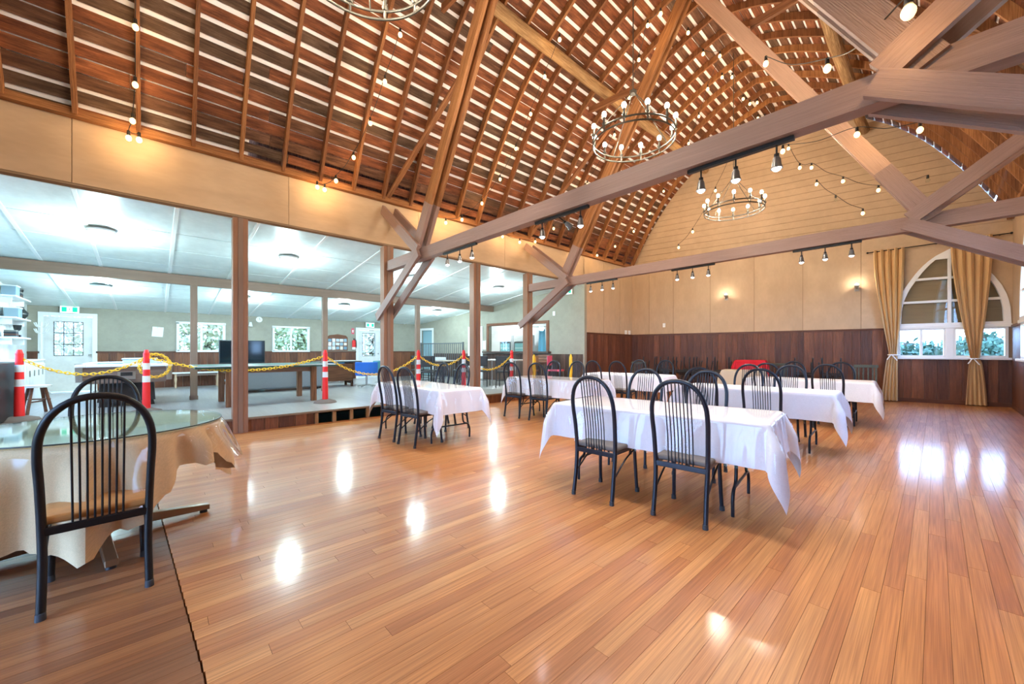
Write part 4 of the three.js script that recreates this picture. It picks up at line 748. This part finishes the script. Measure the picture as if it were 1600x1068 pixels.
{ // wall shelves at the left picture edge
  const s = thing('shelf_unit', 'white shelves with bric-a-brac at the left edge', 'shelf', [-13.05, 0, ZSL - 0.145]);
  for (const y of [2.38, 1.95, 1.55]) { mesh('shelf_board', rbox(1.3, 0.03, 0.28, 0.006, 0, y, 0), MAT.whitePaint, s); for (const x of [-0.5, 0.5]) mesh('bracket', box(0.03, 0.12, 0.2, x, y - 0.075, 0.035), MAT.whitePaint, s); }
  const items = [['book_stack', 'dark stack of books on the top shelf', 'books', -0.2, 2.4, 0], ['trophy', 'small dark trophy on the top shelf', 'trophy', -0.5, 2.4, 1], ['storage_bin', 'blue-grey bin on the top shelf', 'bin', 0.25, 2.4, 2], ['vase', 'dark round vase on the middle shelf', 'vase', -0.55, 1.97, 3], ['storage_bin', 'grey bin on the middle shelf', 'bin', 0.05, 1.97, 2], ['trophy', 'dark trophy on the bottom shelf', 'trophy', -0.3, 1.57, 1], ['book_stack', 'stack of books on the bottom shelf', 'books', 0.2, 1.57, 0]];
  for (const [n, lb, cat, x, y, k] of items) {
    const t = thing(n, lb, cat, [-13.05 + x, y - 0.004, ZSL - 0.15]);
    if (k === 0) for (let q = 0; q < 4; q++) mesh('book', rbox(0.22 - q * 0.01, 0.035, 0.16, 0.004, rr(-0.01, 0.01), 0.018 + q * 0.036, 0), M([[60, 70, 80], [90, 60, 50], [40, 52, 64], [120, 120, 116]][q]), t);
    if (k === 1) { mesh('plinth', rbox(0.1, 0.06, 0.1, 0.006, 0, 0.03, 0), MAT.black, t); mesh('cup', new THREE.LatheGeometry([[0.012, 0.06], [0.012, 0.13], [0.05, 0.17], [0.065, 0.27], [0.055, 0.27], [0.0, 0.18]].map((p) => new THREE.Vector2(...p)), 18), M([52, 54, 56], { metalness: 0.6, roughness: 0.4 }), t); }
    if (k === 2) { mesh('tub', rbox(0.28, 0.2, 0.2, 0.015, 0, 0.1, 0), M([126, 150, 164]), t); mesh('lid', rbox(0.3, 0.025, 0.22, 0.008, 0, 0.21, 0), MAT.whitePaint, t); }
    if (k === 3) { mesh('body', new THREE.LatheGeometry([[0.05, 0], [0.11, 0.08], [0.12, 0.15], [0.06, 0.23], [0.05, 0.27], [0.065, 0.29]].map((p) => new THREE.Vector2(...p)), 22), M([42, 44, 44], { roughness: 0.3 }), t); }
  }
  const c = thing('cabinet', 'white base cabinet below the wall shelves', 'cabinet', [-12.75, DECK, ZSL - 0.27]); mesh('carcass', rbox(1.6, 0.84, 0.44, 0.01, 0, 0.42, 0), MAT.whitePaint, c); mesh('worktop', rbox(1.66, 0.04, 0.48, 0.01, 0, 0.86, 0), MAT.white, c);
  for (const x of [-0.6, -0.2, 0.2, 0.6]) { const d = mesh('door', rbox(0.38, 0.74, 0.02, 0.004, x, 0.42, -0.228), MAT.whitePaint, c); mesh('handle', rod(V(x + 0.14, 0.55, -0.25), V(x + 0.14, 0.67, -0.25), 0.008), MAT.steel, d); }
}
const onFar = (name, label, cat, z, y) => thing(name, label, cat, [XFAR + 0.002, y, z], Math.PI / 2);
const canvasTex = (w, h, draw) => { const c = document.createElement('canvas'); c.width = w; c.height = h; draw(c.getContext('2d')); const t = new THREE.CanvasTexture(c); t.colorSpace = THREE.SRGBColorSpace; return t; };
{
  const tx = canvasTex(128, 64, (g) => { g.fillStyle = '#f2fbf8'; g.fillRect(0, 0, 128, 64); g.fillStyle = '#14c9a0'; g.fillRect(10, 12, 34, 42); g.fillRect(84, 12, 34, 42); g.fillStyle = '#6b6f6c'; g.beginPath(); g.arc(64, 26, 4, 0, 7); g.fill(); g.fillRect(62, 30, 4, 12); });
  const face = M([255, 255, 255], { map: tx, emissive: new THREE.Color(1, 1, 1), emissiveMap: tx, emissiveIntensity: 0.55 });
  const sign = (lb, pos, turn) => { const s = thing('exit_sign', lb, 'exit sign', pos, turn, 'green and white exit signs'); mesh('housing', rbox(0.34, 0.2, 0.06, 0.008, 0, 0, 0.032), MAT.whitePaint, s); const f = new THREE.PlaneGeometry(0.32, 0.18); f.translate(0, 0, 0.064); mesh('face', f, face, s); };
  sign('green and white exit sign above the nine-pane door', [XFAR + 0.03, 2.35, 1.59], Math.PI / 2);
  sign('green and white exit sign above the door by the extinguisher', [XFAR + 0.03, 2.3, -6.3], Math.PI / 2);
  sign('green and white exit sign high on the hatch wall', at(KITCH, ks(-7.92), 3.17, 0.0), KITCH.ang);
}
{ const n = onFar('wall_notice', 'white paper notice hanging askew on the sage wall', 'notice', -0.09, 1.83); const p = mesh('sheet', rbox(0.24, 0.28, 0.008, 0.002, 0, 0, 0.006), MAT.whitePaint, n); p.rotation.z = -0.08; mesh('pin', cyl(0.008, 0.008, 0.012, 0, 0.12, 0.012, 8).rotateX(0), MAT.steel, n); }
{ const n = onFar('wall_clock', 'round white wall clock right of the first post', 'clock', -2.58, 2.32); mesh('case', cyl(0.09, 0.09, 0.03, 0, 0, 0, 28).rotateX(Math.PI / 2).translate(0, 0, 0.015), MAT.whitePaint, n); mesh('hand', [box(0.008, 0.06, 0.004, 0, 0.03, 0.033), box(0.045, 0.008, 0.004, 0.02, 0, 0.033)], MAT.black, n); }
{ const n = onFar('wall_lamp', 'small pale wall lamp just right of the first post', 'wall lamp', -2.33, 2.14); mesh('plate', cyl(0.05, 0.05, 0.02, 0, -0.08, 0, 16).rotateX(Math.PI / 2), MAT.steel, n); mesh('shade', new THREE.LatheGeometry([[0.03, 0.08], [0.05, -0.02], [0.06, -0.06]].map((p) => new THREE.Vector2(...p)), 18).translate(0, 0, 0.08), MAT.white, n); }
{ // corkboard with pictures
  const b = onFar('notice_board', 'brown notice board covered with photos and papers', 'notice board', -5.08, 1.3); mesh('board', rbox(0.74, 0.5, 0.02, 0.004, 0, 0.24, 0.012), MAT.wains[2], b); const top = extr([[-0.37, 0.49], [0.37, 0.49], [0.3, 0.56], [0, 0.61], [-0.3, 0.56]], 0.025); mesh('crest', top, MAT.wains[0], b);
  const cols = [[196, 208, 214], [226, 230, 226], [150, 176, 190], [232, 222, 206], [120, 150, 168], [240, 240, 240]]; let k = 0;
  for (const y of [0.09, 0.24, 0.38]) for (const x of [-0.28, -0.14, 0.0, 0.14, 0.28]) { const q = mesh('paper', box(rr(0.1, 0.13), rr(0.1, 0.14), 0.004, 0, 0, 0), M(cols[k++ % 6]), b); q.position.set(x, y, 0.025); q.rotation.z = rr(-0.1, 0.1); }
}
{ const e = onFar('fire_extinguisher', 'red fire extinguisher on the wall beside the door', 'fire extinguisher', -5.66, 1.32); mesh('cylinder', [cyl(0.065, 0.065, 0.3, 0, 0.17, 0.09, 18), new THREE.SphereGeometry(0.065, 16, 8, 0, 6.3, 0, 1.57).translate(0, 0.32, 0.09)], MAT.coneRed, e); mesh('label_band', cyl(0.067, 0.067, 0.09, 0, 0.06, 0.09, 18), MAT.whitePaint, e); mesh('valve', [cyl(0.02, 0.02, 0.06, 0, 0.4, 0.09), box(0.03, 0.02, 0.12, 0, 0.43, 0.11)], MAT.black, e); mesh('hose', tube([V(0, 0.41, 0.1), V(0.07, 0.36, 0.12), V(0.08, 0.2, 0.13), V(0.07, 0.08, 0.13)], 0.011, 14, 6), MAT.black, e); mesh('bracket', box(0.04, 0.12, 0.03, 0, 0.2, 0.015), MAT.steel, e); }
{ const s = onFar('extinguisher_sign', 'small red sign above the fire extinguisher', 'sign', -5.65, 2.04); mesh('panel', rbox(0.1, 0.22, 0.01, 0.003, 0, 0, 0.006), M([226, 90, 110]), s); mesh('symbol', box(0.04, 0.1, 0.003, 0, 0, 0.012), MAT.whitePaint, s); }
{ // bench under window
  const b = thing('bench', 'low table with turned legs under the left window', 'table', [-14.85, DECK, -0.95]); mesh('top', rbox(0.4, 0.035, 1.15, 0.01, 0, 0.42, 0), MAT.white, b); for (const x of [-0.14, 0.14]) for (const z of [-0.48, 0.48]) mesh('leg', new THREE.LatheGeometry([[0.014, 0], [0.022, 0.03], [0.016, 0.12], [0.03, 0.24], [0.022, 0.3], [0.03, 0.4]].map((p) => new THREE.Vector2(...p)), 12).translate(x, 0, z), M([200, 170, 140]), b); mesh('apron', [box(0.02, 0.06, 1.0, 0.15, 0.37, 0), box(0.02, 0.06, 1.0, -0.15, 0.37, 0)], M([120, 100, 90]), b);
}
{ // television on its stand
  const t = thing('television', 'large dark television facing the sofa', 'television', [-13.3, DECK, -1.86], Math.PI / 2); mesh('housing', rbox(1.08, 0.66, 0.06, 0.012, 0, 1.03, 0), MAT.black, t); mesh('screen', rbox(1.04, 0.61, 0.01, 0.004, 0, 1.04, 0.03), M([10, 24, 30], { roughness: 0.08 }), t); mesh('neck', box(0.12, 0.12, 0.05, 0, 0.66, -0.01), MAT.black, t); mesh('foot', rbox(0.5, 0.02, 0.22, 0.006, 0, 0.61, 0), MAT.black, t);
  const s = thing('television_stand', 'pale stand carrying the dark television', 'stand', [-13.3, DECK, -1.86], Math.PI / 2); mesh('shelf', rbox(1.0, 0.04, 0.42, 0.008, 0, 0.58, 0), M([150, 190, 206]), s); mesh('shelf', rbox(0.96, 0.03, 0.4, 0.008, 0, 0.25, 0), M([150, 190, 206]), s); for (const x of [-0.46, 0.46]) for (const z of [-0.17, 0.17]) mesh('leg', box(0.05, 0.56, 0.05, x, 0.28, z), M([160, 200, 214]), s);
}
{ // green-topped games table
  const t = thing('games_table', 'long games table with dark green top and square timber legs', 'table', [-9.62, DECK, -1.75]), gr = M([36, 84, 74], { roughness: 0.35 });
  mesh('tabletop', rbox(1.5, 0.045, 2.42, 0.008, 0, 0.755, 0), gr, t); mesh('edge_strip', [box(1.52, 0.012, 0.02, 0, 0.772, 1.2), box(1.52, 0.012, 0.02, 0, 0.772, -1.2), box(0.02, 0.012, 2.42, 0.75, 0.772, 0), box(0.02, 0.012, 2.42, -0.75, 0.772, 0)], MAT.coneWhite, t);
  mesh('apron', [mb(1.16, 0.1, 0.04, 0, 0.68, 0.72), mb(1.16, 0.1, 0.04, 0, 0.68, -0.78), mb(0.04, 0.1, 1.46, 0.54, 0.68, -0.03), mb(0.04, 0.1, 1.46, -0.54, 0.68, -0.03)], MAT.postWood, t);
  for (const x of [-0.54, 0.57]) for (const z of [0.7, -0.78]) mesh('leg', mb(0.1, 0.73, 0.1, x, 0.365, z, 'y'), M([168, 124, 92], { map: grainM }), t);
}
{ // sofa, back to the hall
  const s = thing('sofa', 'grey fabric sofa with its back to the hall', 'sofa', [-12.15, DECK, -2.5]), g = M([122, 128, 134], { map: rep(weave, 4, 4), roughness: 0.95 });
  mesh('base', rbox(0.85, 0.3, 2.0, 0.04, 0, 0.22, 0), g, s); mesh('backrest', rbox(0.22, 0.68, 2.0, 0.06, 0.34, 0.4, 0), g, s); for (const z of [-0.92, 0.92]) mesh('armrest', rbox(0.85, 0.52, 0.2, 0.06, 0, 0.32, z), g, s); for (const z of [-0.42, 0.42]) mesh('seat_cushion', rbox(0.58, 0.16, 0.8, 0.05, -0.1, 0.42, z), g, s); for (const x of [-0.36, 0.36]) for (const z of [-0.9, 0.9]) mesh('foot', cyl(0.03, 0.025, 0.08, x, 0.04, z), MAT.black, s);
}
{ // desk
  const d = thing('desk', 'dark-topped wooden desk behind the third barrier post', 'desk', [-12.25, DECK, -3.98]); mesh('desktop', rbox(0.7, 0.04, 1.25, 0.008, 0, 0.735, -0.1), M([46, 52, 50], { roughness: 0.4 }), d); mesh('front_panel', mb(0.03, 0.52, 0.92, 0.28, 0.43, 0), M([124, 84, 56], { map: grainM }), d); for (const z of [-0.46, 0.46]) { mesh('side_panel', mb(0.58, 0.64, 0.03, 0, 0.4, z, 'x'), M([112, 76, 52], { map: grainM }), d); } for (const x of [-0.25, 0.26]) for (const z of [-0.45, 0.45]) mesh('leg', mb(0.06, 0.72, 0.06, x, 0.36, z, 'y'), M([104, 70, 48], { map: grainM }), d);
  const p = thing('paper_stack', 'loose papers lying on the dark desk', 'papers', [-12.2, DECK + 0.756, -4.1]); for (let k = 0; k < 3; k++) { const q = mesh('sheet_pile', box(0.22, 0.02, 0.3, 0, 0.01, 0), M([220, 222, 218]), p); q.position.set(0.02 * k, 0, -0.35 + k * 0.32); q.rotation.y = 0.2 * k; }
}
function tubChair(pos, turn, c, label) {
  const t = thing('armchair', label, 'armchair', pos, turn), m = M(c, { roughness: 0.7, map: rep(weave, 4, 4) });
  const prof2 = []; const pts = []; for (let k = 0; k <= 20; k++) { const a = -0.25 + k / 20 * (Math.PI + 0.5); pts.push([0.3 * Math.cos(a), 0.3 * Math.sin(a)]); } const inner = pts.map(([x, y]) => [x * 0.82, y * 0.82]).reverse();
  const g = extr([...pts, ...inner], 0.36, [], 0.015); g.rotateX(-Math.PI / 2); g.scale(1, 1, -1); g.translate(0, 0.36, 0); g.computeVertexNormals(); mesh('shell', g, m, t);
  mesh('seat', rbox(0.48, 0.12, 0.48, 0.04, 0, 0.4, -0.02), m, t); mesh('stem', cyl(0.03, 0.03, 0.3, 0, 0.2, 0), MAT.steel, t); for (let k = 0; k < 5; k++) { const a = k * 1.2566; mesh('base_arm', rod(V(0, 0.08, 0), V(0.26 * Math.cos(a), 0.03, 0.26 * Math.sin(a)), 0.018), MAT.steel, t); }
}
tubChair([-11.35, DECK, -4.62], Math.PI / 2, [22, 96, 190], 'bright blue tub armchair beside the dark desk');
tubChair([-12.4, DECK, -5.6], -0.8, [60, 128, 140], 'teal tub armchair behind the bright blue one');
tubChair([-13.6, DECK, -4.6], -Math.PI / 2, [40, 110, 150], 'blue-green tub armchair behind the desk near the notice board');
{ // guard railing
  const r = thing('guard_railing', 'grey metal guard railing of close upright bars', 'railing', [-12.5, DECK, -7.9], KITCH.ang), m = M([104, 108, 112], { metalness: 0.4, roughness: 0.5 });
  mesh('top_rail', box(2.3, 0.035, 0.04, 0, 1.34, 0), m, r); mesh('bottom_rail', box(2.3, 0.03, 0.035, 0, 0.12, 0), m, r); for (let k = 0; k <= 22; k++) mesh('bar', box(0.016, 1.22, 0.016, -1.12 + k * 0.1018, 0.73, 0), m, r); for (const x of [-1.15, 1.15]) mesh('end_post', box(0.05, 1.38, 0.05, x, 0.69, 0), m, r);
  const t = thing('dining_table', 'table with pale folded cloth before the guard railing', 'table', [-11.25, DECK, -6.95], 0.15); mesh('tabletop', rbox(1.5, 0.035, 0.75, 0.01, 0, 0.74, 0), M([186, 176, 166]), t); for (const x of [-0.65, 0.65]) for (const z of [-0.3, 0.3]) mesh('leg', box(0.05, 0.72, 0.05, x, 0.36, z), M([70, 60, 56]), t); mesh('apron', [box(1.3, 0.08, 0.02, 0, 0.69, 0.3), box(1.3, 0.08, 0.02, 0, 0.69, -0.3)], M([110, 96, 88]), t);
  const c = thing('folded_cloth', 'pale blue folded cloths on the table before the railing', 'cloth', [-11.4, DECK + 0.758, -6.95], 0.2); for (let k = 0; k < 3; k++) mesh('fold', rbox(0.7 - k * 0.05, 0.03, 0.4, 0.012, k * 0.02, 0.016 + k * 0.03, 0), M([214, 224, 234], { roughness: 0.9 }), c);
}
function sideChair(pos, turn, c, label, group, metal = MAT.blackMetal) {
  const t = thing('side_chair', label, 'chair', pos, turn, group), m = M(c, { roughness: 0.6 });
  mesh('seat', rbox(0.42, 0.045, 0.42, 0.015, 0, 0.46, 0), m, t); mesh('backrest', rbox(0.4, 0.3, 0.03, 0.012, 0, 0.76, 0.2), m, t);
  for (const s of [-1, 1]) { mesh('rear_leg', tube([V(s * 0.18, 0, 0.24), V(s * 0.18, 0.45, 0.19), V(s * 0.18, 0.88, 0.22)], 0.013, 12, 7), metal, t); mesh('leg', rod(V(s * 0.19, 0, -0.2), V(s * 0.18, 0.45, -0.18), 0.013), metal, t); } for (const z of [-0.19, 0.21]) mesh('stretcher', rod(V(-0.18, 0.2, z), V(0.18, 0.2, z), 0.008), metal, t);
  return t;
}
const SC = 'dark chairs in the side room', dk = [38, 38, 42];
sideChair([-9.9, DECK, -5.75], 0.9, dk, 'dark chair just right of the nearer truss post', SC); sideChair([-10.5, DECK, -6.3], 0.6, dk, 'dark chair left of the dining table before the railing', SC); sideChair([-11.2, DECK, -6.3], 0.1, dk, 'dark chair in front of the dining table before the railing', SC); sideChair([-9.9, DECK, -7.0], 1.4, dk, 'dark chair at the right end of the dining table', SC);
sideChair([-9.25, DECK, -7.3], 0.7, dk, 'dark chair under the left side of the high table', SC); sideChair([-8.55, DECK, -7.55], 0.6, dk, 'dark chair before the high table', SC); sideChair([-8.35, DECK, -8.5], -2.4, [120, 76, 44], 'brown wooden chair behind the high table', SC);
sideChair([-7.95, DECK, -9.15], -1.2, [224, 88, 122], 'pink chair beside the tall yellow barrier post', null, MAT.steel);
{ const t = thing('high_table', 'thin-topped table with steel legs before the hatch', 'table', [-9.1, DECK, -8.0], 0.3); mesh('tabletop', rbox(1.4, 0.03, 0.7, 0.008, 0, 0.78, 0), M([196, 196, 194], { roughness: 0.35 }), t); for (const x of [-0.58, 0.58]) for (const z of [-0.26, 0.26]) mesh('leg', cyl(0.016, 0.016, 0.77, x, 0.385, z), MAT.steel, t); }
{ const c = thing('wooden_crate', 'brown wooden crate tilted on a dark stand by the hatch wall', 'crate', [-8.45, DECK, -9.2], KITCH.ang); mesh('stand', [box(0.4, 0.03, 0.3, 0, 0.66, 0), ...[-0.16, 0.16].flatMap((x) => [-0.1, 0.1].map((z) => box(0.03, 0.66, 0.03, x, 0.33, z)))], MAT.wains[3], c); for (let k = 0; k < 3; k++) { const b = mesh('slat', mb(0.42, 0.07, 0.016, 0, 0, 0, 'x'), MAT.wains[2], c); b.position.set(0, 0.73 + k * 0.085, 0.13 - k * 0.03); b.rotation.x = -0.3; } mesh('crate_back', mb(0.42, 0.27, 0.016, 0, 0.81, -0.1, 'x'), MAT.wains[1], c); }
for (const [x, lb] of [[-11.95, 'left glass-door fridge in the bright kitchen'], [-11.2, 'right glass-door fridge in the bright kitchen']]) {
  const f = thing('display_fridge', lb, 'fridge', at(KITCH, ks(x), DECK - 0.02, -2.2), KITCH.ang, 'fridges seen through the hatch'); mesh('cabinet', rbox(0.62, 1.72, 0.6, 0.01, 0, 0.88, 0), MAT.whitePaint, f); mesh('header', rbox(0.6, 0.22, 0.02, 0.004, 0, 1.6, 0.31), MAT.white, f); const d = mesh('door', box(0.56, 1.38, 0.03, 0, 0.76, 0.315), MAT.black, f); mesh('door_glass', box(0.48, 1.28, 0.01, 0, 0.76, 0.333), M([120, 176, 180], { roughness: 0.1 }), d); for (let k = 0; k < 4; k++) mesh('shelf', box(0.46, 0.015, 0.006, 0, 0.3 + k * 0.3, 0.34), MAT.whitePaint, f);
}
{ const a = thing('hanging_apron', 'pale blue apron hanging in the kitchen by the hatch', 'apron', at(KITCH, ks(-9.55), 1.05, -1.0), KITCH.ang); const g = new THREE.PlaneGeometry(0.45, 0.95, 14, 12), p = g.attributes.position; for (let i = 0; i < p.count; i++) { const y = p.getY(i), x = p.getX(i); p.setZ(i, 0.03 * Math.sin(x * 22)); p.setX(i, x * (0.75 - 0.35 * (y + 0.475) / 0.95 * 0.8)); } g.translate(0, 0.55, 0); g.computeVertexNormals(); mesh('panel', g, M([110, 178, 206], { side: THREE.DoubleSide, roughness: 0.9 }), a); mesh('neck_loop', tube([V(-0.09, 1.0, 0), V(0, 1.12, 0), V(0.09, 1.0, 0)], 0.008, 12, 6), MAT.whitePaint, a); mesh('rail', rod(V(-0.5, 1.12, 0), V(0.5, 1.12, 0), 0.01), MAT.steel, a); }
// switch plates
const plate = (w, s, y, lb, wd = 0.09) => { const p = thing('switch_plate', lb, 'switch', at(w, s, y, 0.014), w.ang); mesh('cover', rbox(wd, 0.14, 0.012, 0.004, 0, 0, 0.006), MAT.whitePaint, p); mesh('toggle', box(0.02, 0.03, 0.014, 0, 0, 0.014), MAT.white, p); };
plate(BACK, 1.13, 2.16, 'white thermostat plate on the left of the back wall'); plate(KITCH, ks(-8.43), 2.5, 'white plate high on the grey-green hatch wall');
for (const [z, lb] of [[-12.25, 'left of two white plates in the hall corner'], [-12.48, 'right of two white plates in the hall corner']]) { const p = thing('switch_plate', lb, 'switch', [XL + 0.003, 1.93, z], Math.PI / 2); mesh('cover', rbox(0.14, 0.15, 0.012, 0.004, 0, 0, 0.006), MAT.whitePaint, p); mesh('toggle', box(0.02, 0.03, 0.014, 0, 0, 0.014), MAT.white, p); }
{ const p = thing('wall_notice', 'small white notice beside the hatch door', 'notice', at(KITCH, ks(-11.45), 1.5, 0.004), KITCH.ang); mesh('sheet', box(0.16, 0.34, 0.004, 0, 0, 0.002), MAT.whitePaint, p); mesh('clip', box(0.05, 0.02, 0.008, 0, 0.16, 0.005), MAT.steel, p); }

// ---------------------------------------------------------------- along the back wall: upturned stacked chairs, cloth-covered tables
{
  const src = chairB; let n = 0;
  const spots = [[1.05, 1.05], [1.55, 0.98], [2.05, 1.05], [2.55, 1.0], [3.0, 0.5], [4.95, 0.7], [5.5, 0.75], [1.3, 0.45], [2.15, 0.45]];
  const words = ['first', 'second', 'third', 'fourth', 'fifth', 'sixth', 'seventh', 'eighth', 'ninth'];
  spots.forEach(([s, off], i) => {
    const p = at(BACK, s, 0.985, off), c = copy(src, p, 0, i < 7 ? 'black chair standing upside down by the back wall, ' + words[i] + ' from left in front' : 'black upside-down chair close to the wainscot, ' + (i === 7 ? 'left' : 'right') + ' of the two behind', 'upturned black chairs by the back wall');
    c.rotation.set(0, BACK.ang + rr(-0.25, 0.25), Math.PI); c.rotation.order = 'YXZ'; c.rotation.x = -0.28;
    c.position.y = 1.03;
    c.traverse((o) => { if (o.isMesh && o.name === 'seat') o.material = MAT.black; });
  });
}
function clothTable(s, off, len, wid, hgt, drop, mat, label, lbC) {
  const p = at(BACK, s, 0, off), t = thing('folding_table', label, 'table', p, BACK.ang); mesh('tabletop', rbox(len, 0.03, wid, 0.01, 0, hgt - 0.02, 0), MAT.tableTop, t); for (const x of [-1, 1]) for (const z of [-1, 1]) mesh('leg', cyl(0.016, 0.016, hgt - 0.03, x * (len / 2 - 0.1), (hgt - 0.03) / 2, z * (wid / 2 - 0.08)), MAT.blackMetal, t);
  const c = mesh('tablecloth', drape(len, wid, drop, 1.6, 0.01, s), mat); c.position.set(p[0], hgt - 0.002, p[2]); c.rotation.y = BACK.ang; tag(c, lbC, 'tablecloth');
}
clothTable(3.72, 0.55, 0.72, 0.45, 1.02, 0.5, MAT.clothRed, 'small high table under a red cloth at the back wall', 'bright red cloth on the small table at the back wall');
clothTable(3.62, 1.35, 0.95, 0.6, 0.76, 0.45, MAT.clothBeige, 'table under a beige cloth before the red one', 'beige cloth on the table before the red one');
function cafeChair(s, off, turn, label) {
  const t = thing('cafe_chair', label, 'chair', at(BACK, s, 0, off), BACK.ang + turn, 'grey-green wooden chairs by the back wall'), m = M([104, 116, 108], { map: grainM });
  mesh('seat', rbox(0.42, 0.04, 0.4, 0.012, 0, 0.45, 0), m, t); mesh('crest_rail', rbox(0.46, 0.07, 0.035, 0.01, 0, 0.9, 0.19), m, t); for (const x of [-0.13, -0.045, 0.045, 0.13]) mesh('splat', box(0.028, 0.42, 0.018, x, 0.67, 0.19), m, t);
  for (const x of [-0.19, 0.19]) { mesh('rear_post', box(0.035, 0.88, 0.035, x, 0.44, 0.19), m, t); mesh('leg', box(0.035, 0.44, 0.035, x, 0.22, -0.17), m, t); }
}
cafeChair(6.2, 0.6, 0, 'grey-green wooden chair left of the gold curtain'); cafeChair(0.62, 1.0, 0.2, 'grey-green wooden chair left of the upturned black chairs'); cafeChair(4.4, 0.7, Math.PI, 'grey-green wooden chair right of the red cloth');

// ---------------------------------------------------------------- outdoors: ground, trees seen through the windows
{
  const g = struct('ground', 'grass around the building', 'ground'); mesh('lawn', box(160, 0.2, 160, -5, -0.35, -5), MAT.grass, g);
  const leafM = [[168, 172, 124], [196, 190, 152], [84, 112, 92], [214, 202, 176]].map((c) => M(c, { side: THREE.DoubleSide, roughness: 0.9 }));  // pale leaf tones carry the look of sunlight; only the sky lights them
  const leaf = (n, rx, ry, rz, y) => { const pos = [], nor = []; for (let i = 0; i < n; i++) { let x, q, z; do { x = rr(-1, 1); q = rr(-1, 1); z = rr(-1, 1); } while (x * x + q * q + z * z > 1); const c = V(x * rx, y + q * ry, z * rz), a = V(rr(-1, 1), rr(-1, 1), rr(-1, 1)).normalize(), b = V(rr(-1, 1), rr(-1, 1), rr(-1, 1)).cross(a).normalize(), s = rr(0.08, 0.18); for (const v of [c, c.clone().addScaledVector(a, s).addScaledVector(b, s * 0.4), c.clone().addScaledVector(a, s * 1.6), c, c.clone().addScaledVector(a, s * 1.6), c.clone().addScaledVector(a, s).addScaledVector(b, -s * 0.4)]) pos.push(v.x, v.y, v.z); } const G = new THREE.BufferGeometry(); G.setAttribute('position', new THREE.Float32BufferAttribute(pos, 3)); G.computeVertexNormals(); return G; };
  const tree = (x, z, h, k, label) => { const t = thing('tree', label, 'tree', [x, -0.25, z], 0, 'trees outside the windows'); mesh('trunk', tube([V(0, 0, 0), V(0.1, h * 0.3, 0.05), V(-0.05, h * 0.7, 0), V(0, h * 0.95, 0)], 0.13, 16, 8), M([110, 96, 82], { map: grainOldM }), t); for (let q = 0; q < 5; q++) { const a = q * 1.3; mesh('branch', rod(V(0, h * (0.3 + q * 0.1), 0), V(Math.cos(a) * 1.3, h * (0.42 + q * 0.1), Math.sin(a) * 1.3), 0.04, 6, 0.015), M([110, 96, 82]), t); } mesh('foliage', leaf(4200, 1.5, h * 0.45, 1.5, h * 0.5), leafM[k], t); };
  tree(-19.5, 3.0, 4.2, 3, 'pale tree outside the nine-pane door, sunlight put into its leaf colour'); tree(-19.0, -1.6, 4.6, 1, 'light green tree outside the window left of the television'); tree(-23.5, -3.2, 5, 2, 'darker tree outside between the two sliding windows'); tree(-19.2, -5.0, 4.4, 0, 'leafy tree outside the window right of the television'); tree(-19.5, -8.2, 4.5, 3, 'pale tree outside the door by the extinguisher');
  tree(-0.6, -18.6, 1.9, 2, 'green tree outside the left lower pane of the arched window'); tree(2.6, -19.2, 2.0, 2, 'green tree outside the right lower pane of the arched window'); tree(1.2, -22.6, 2.2, 2, 'green tree outside beyond the back wall');
}
renderer.render(scene, camera);
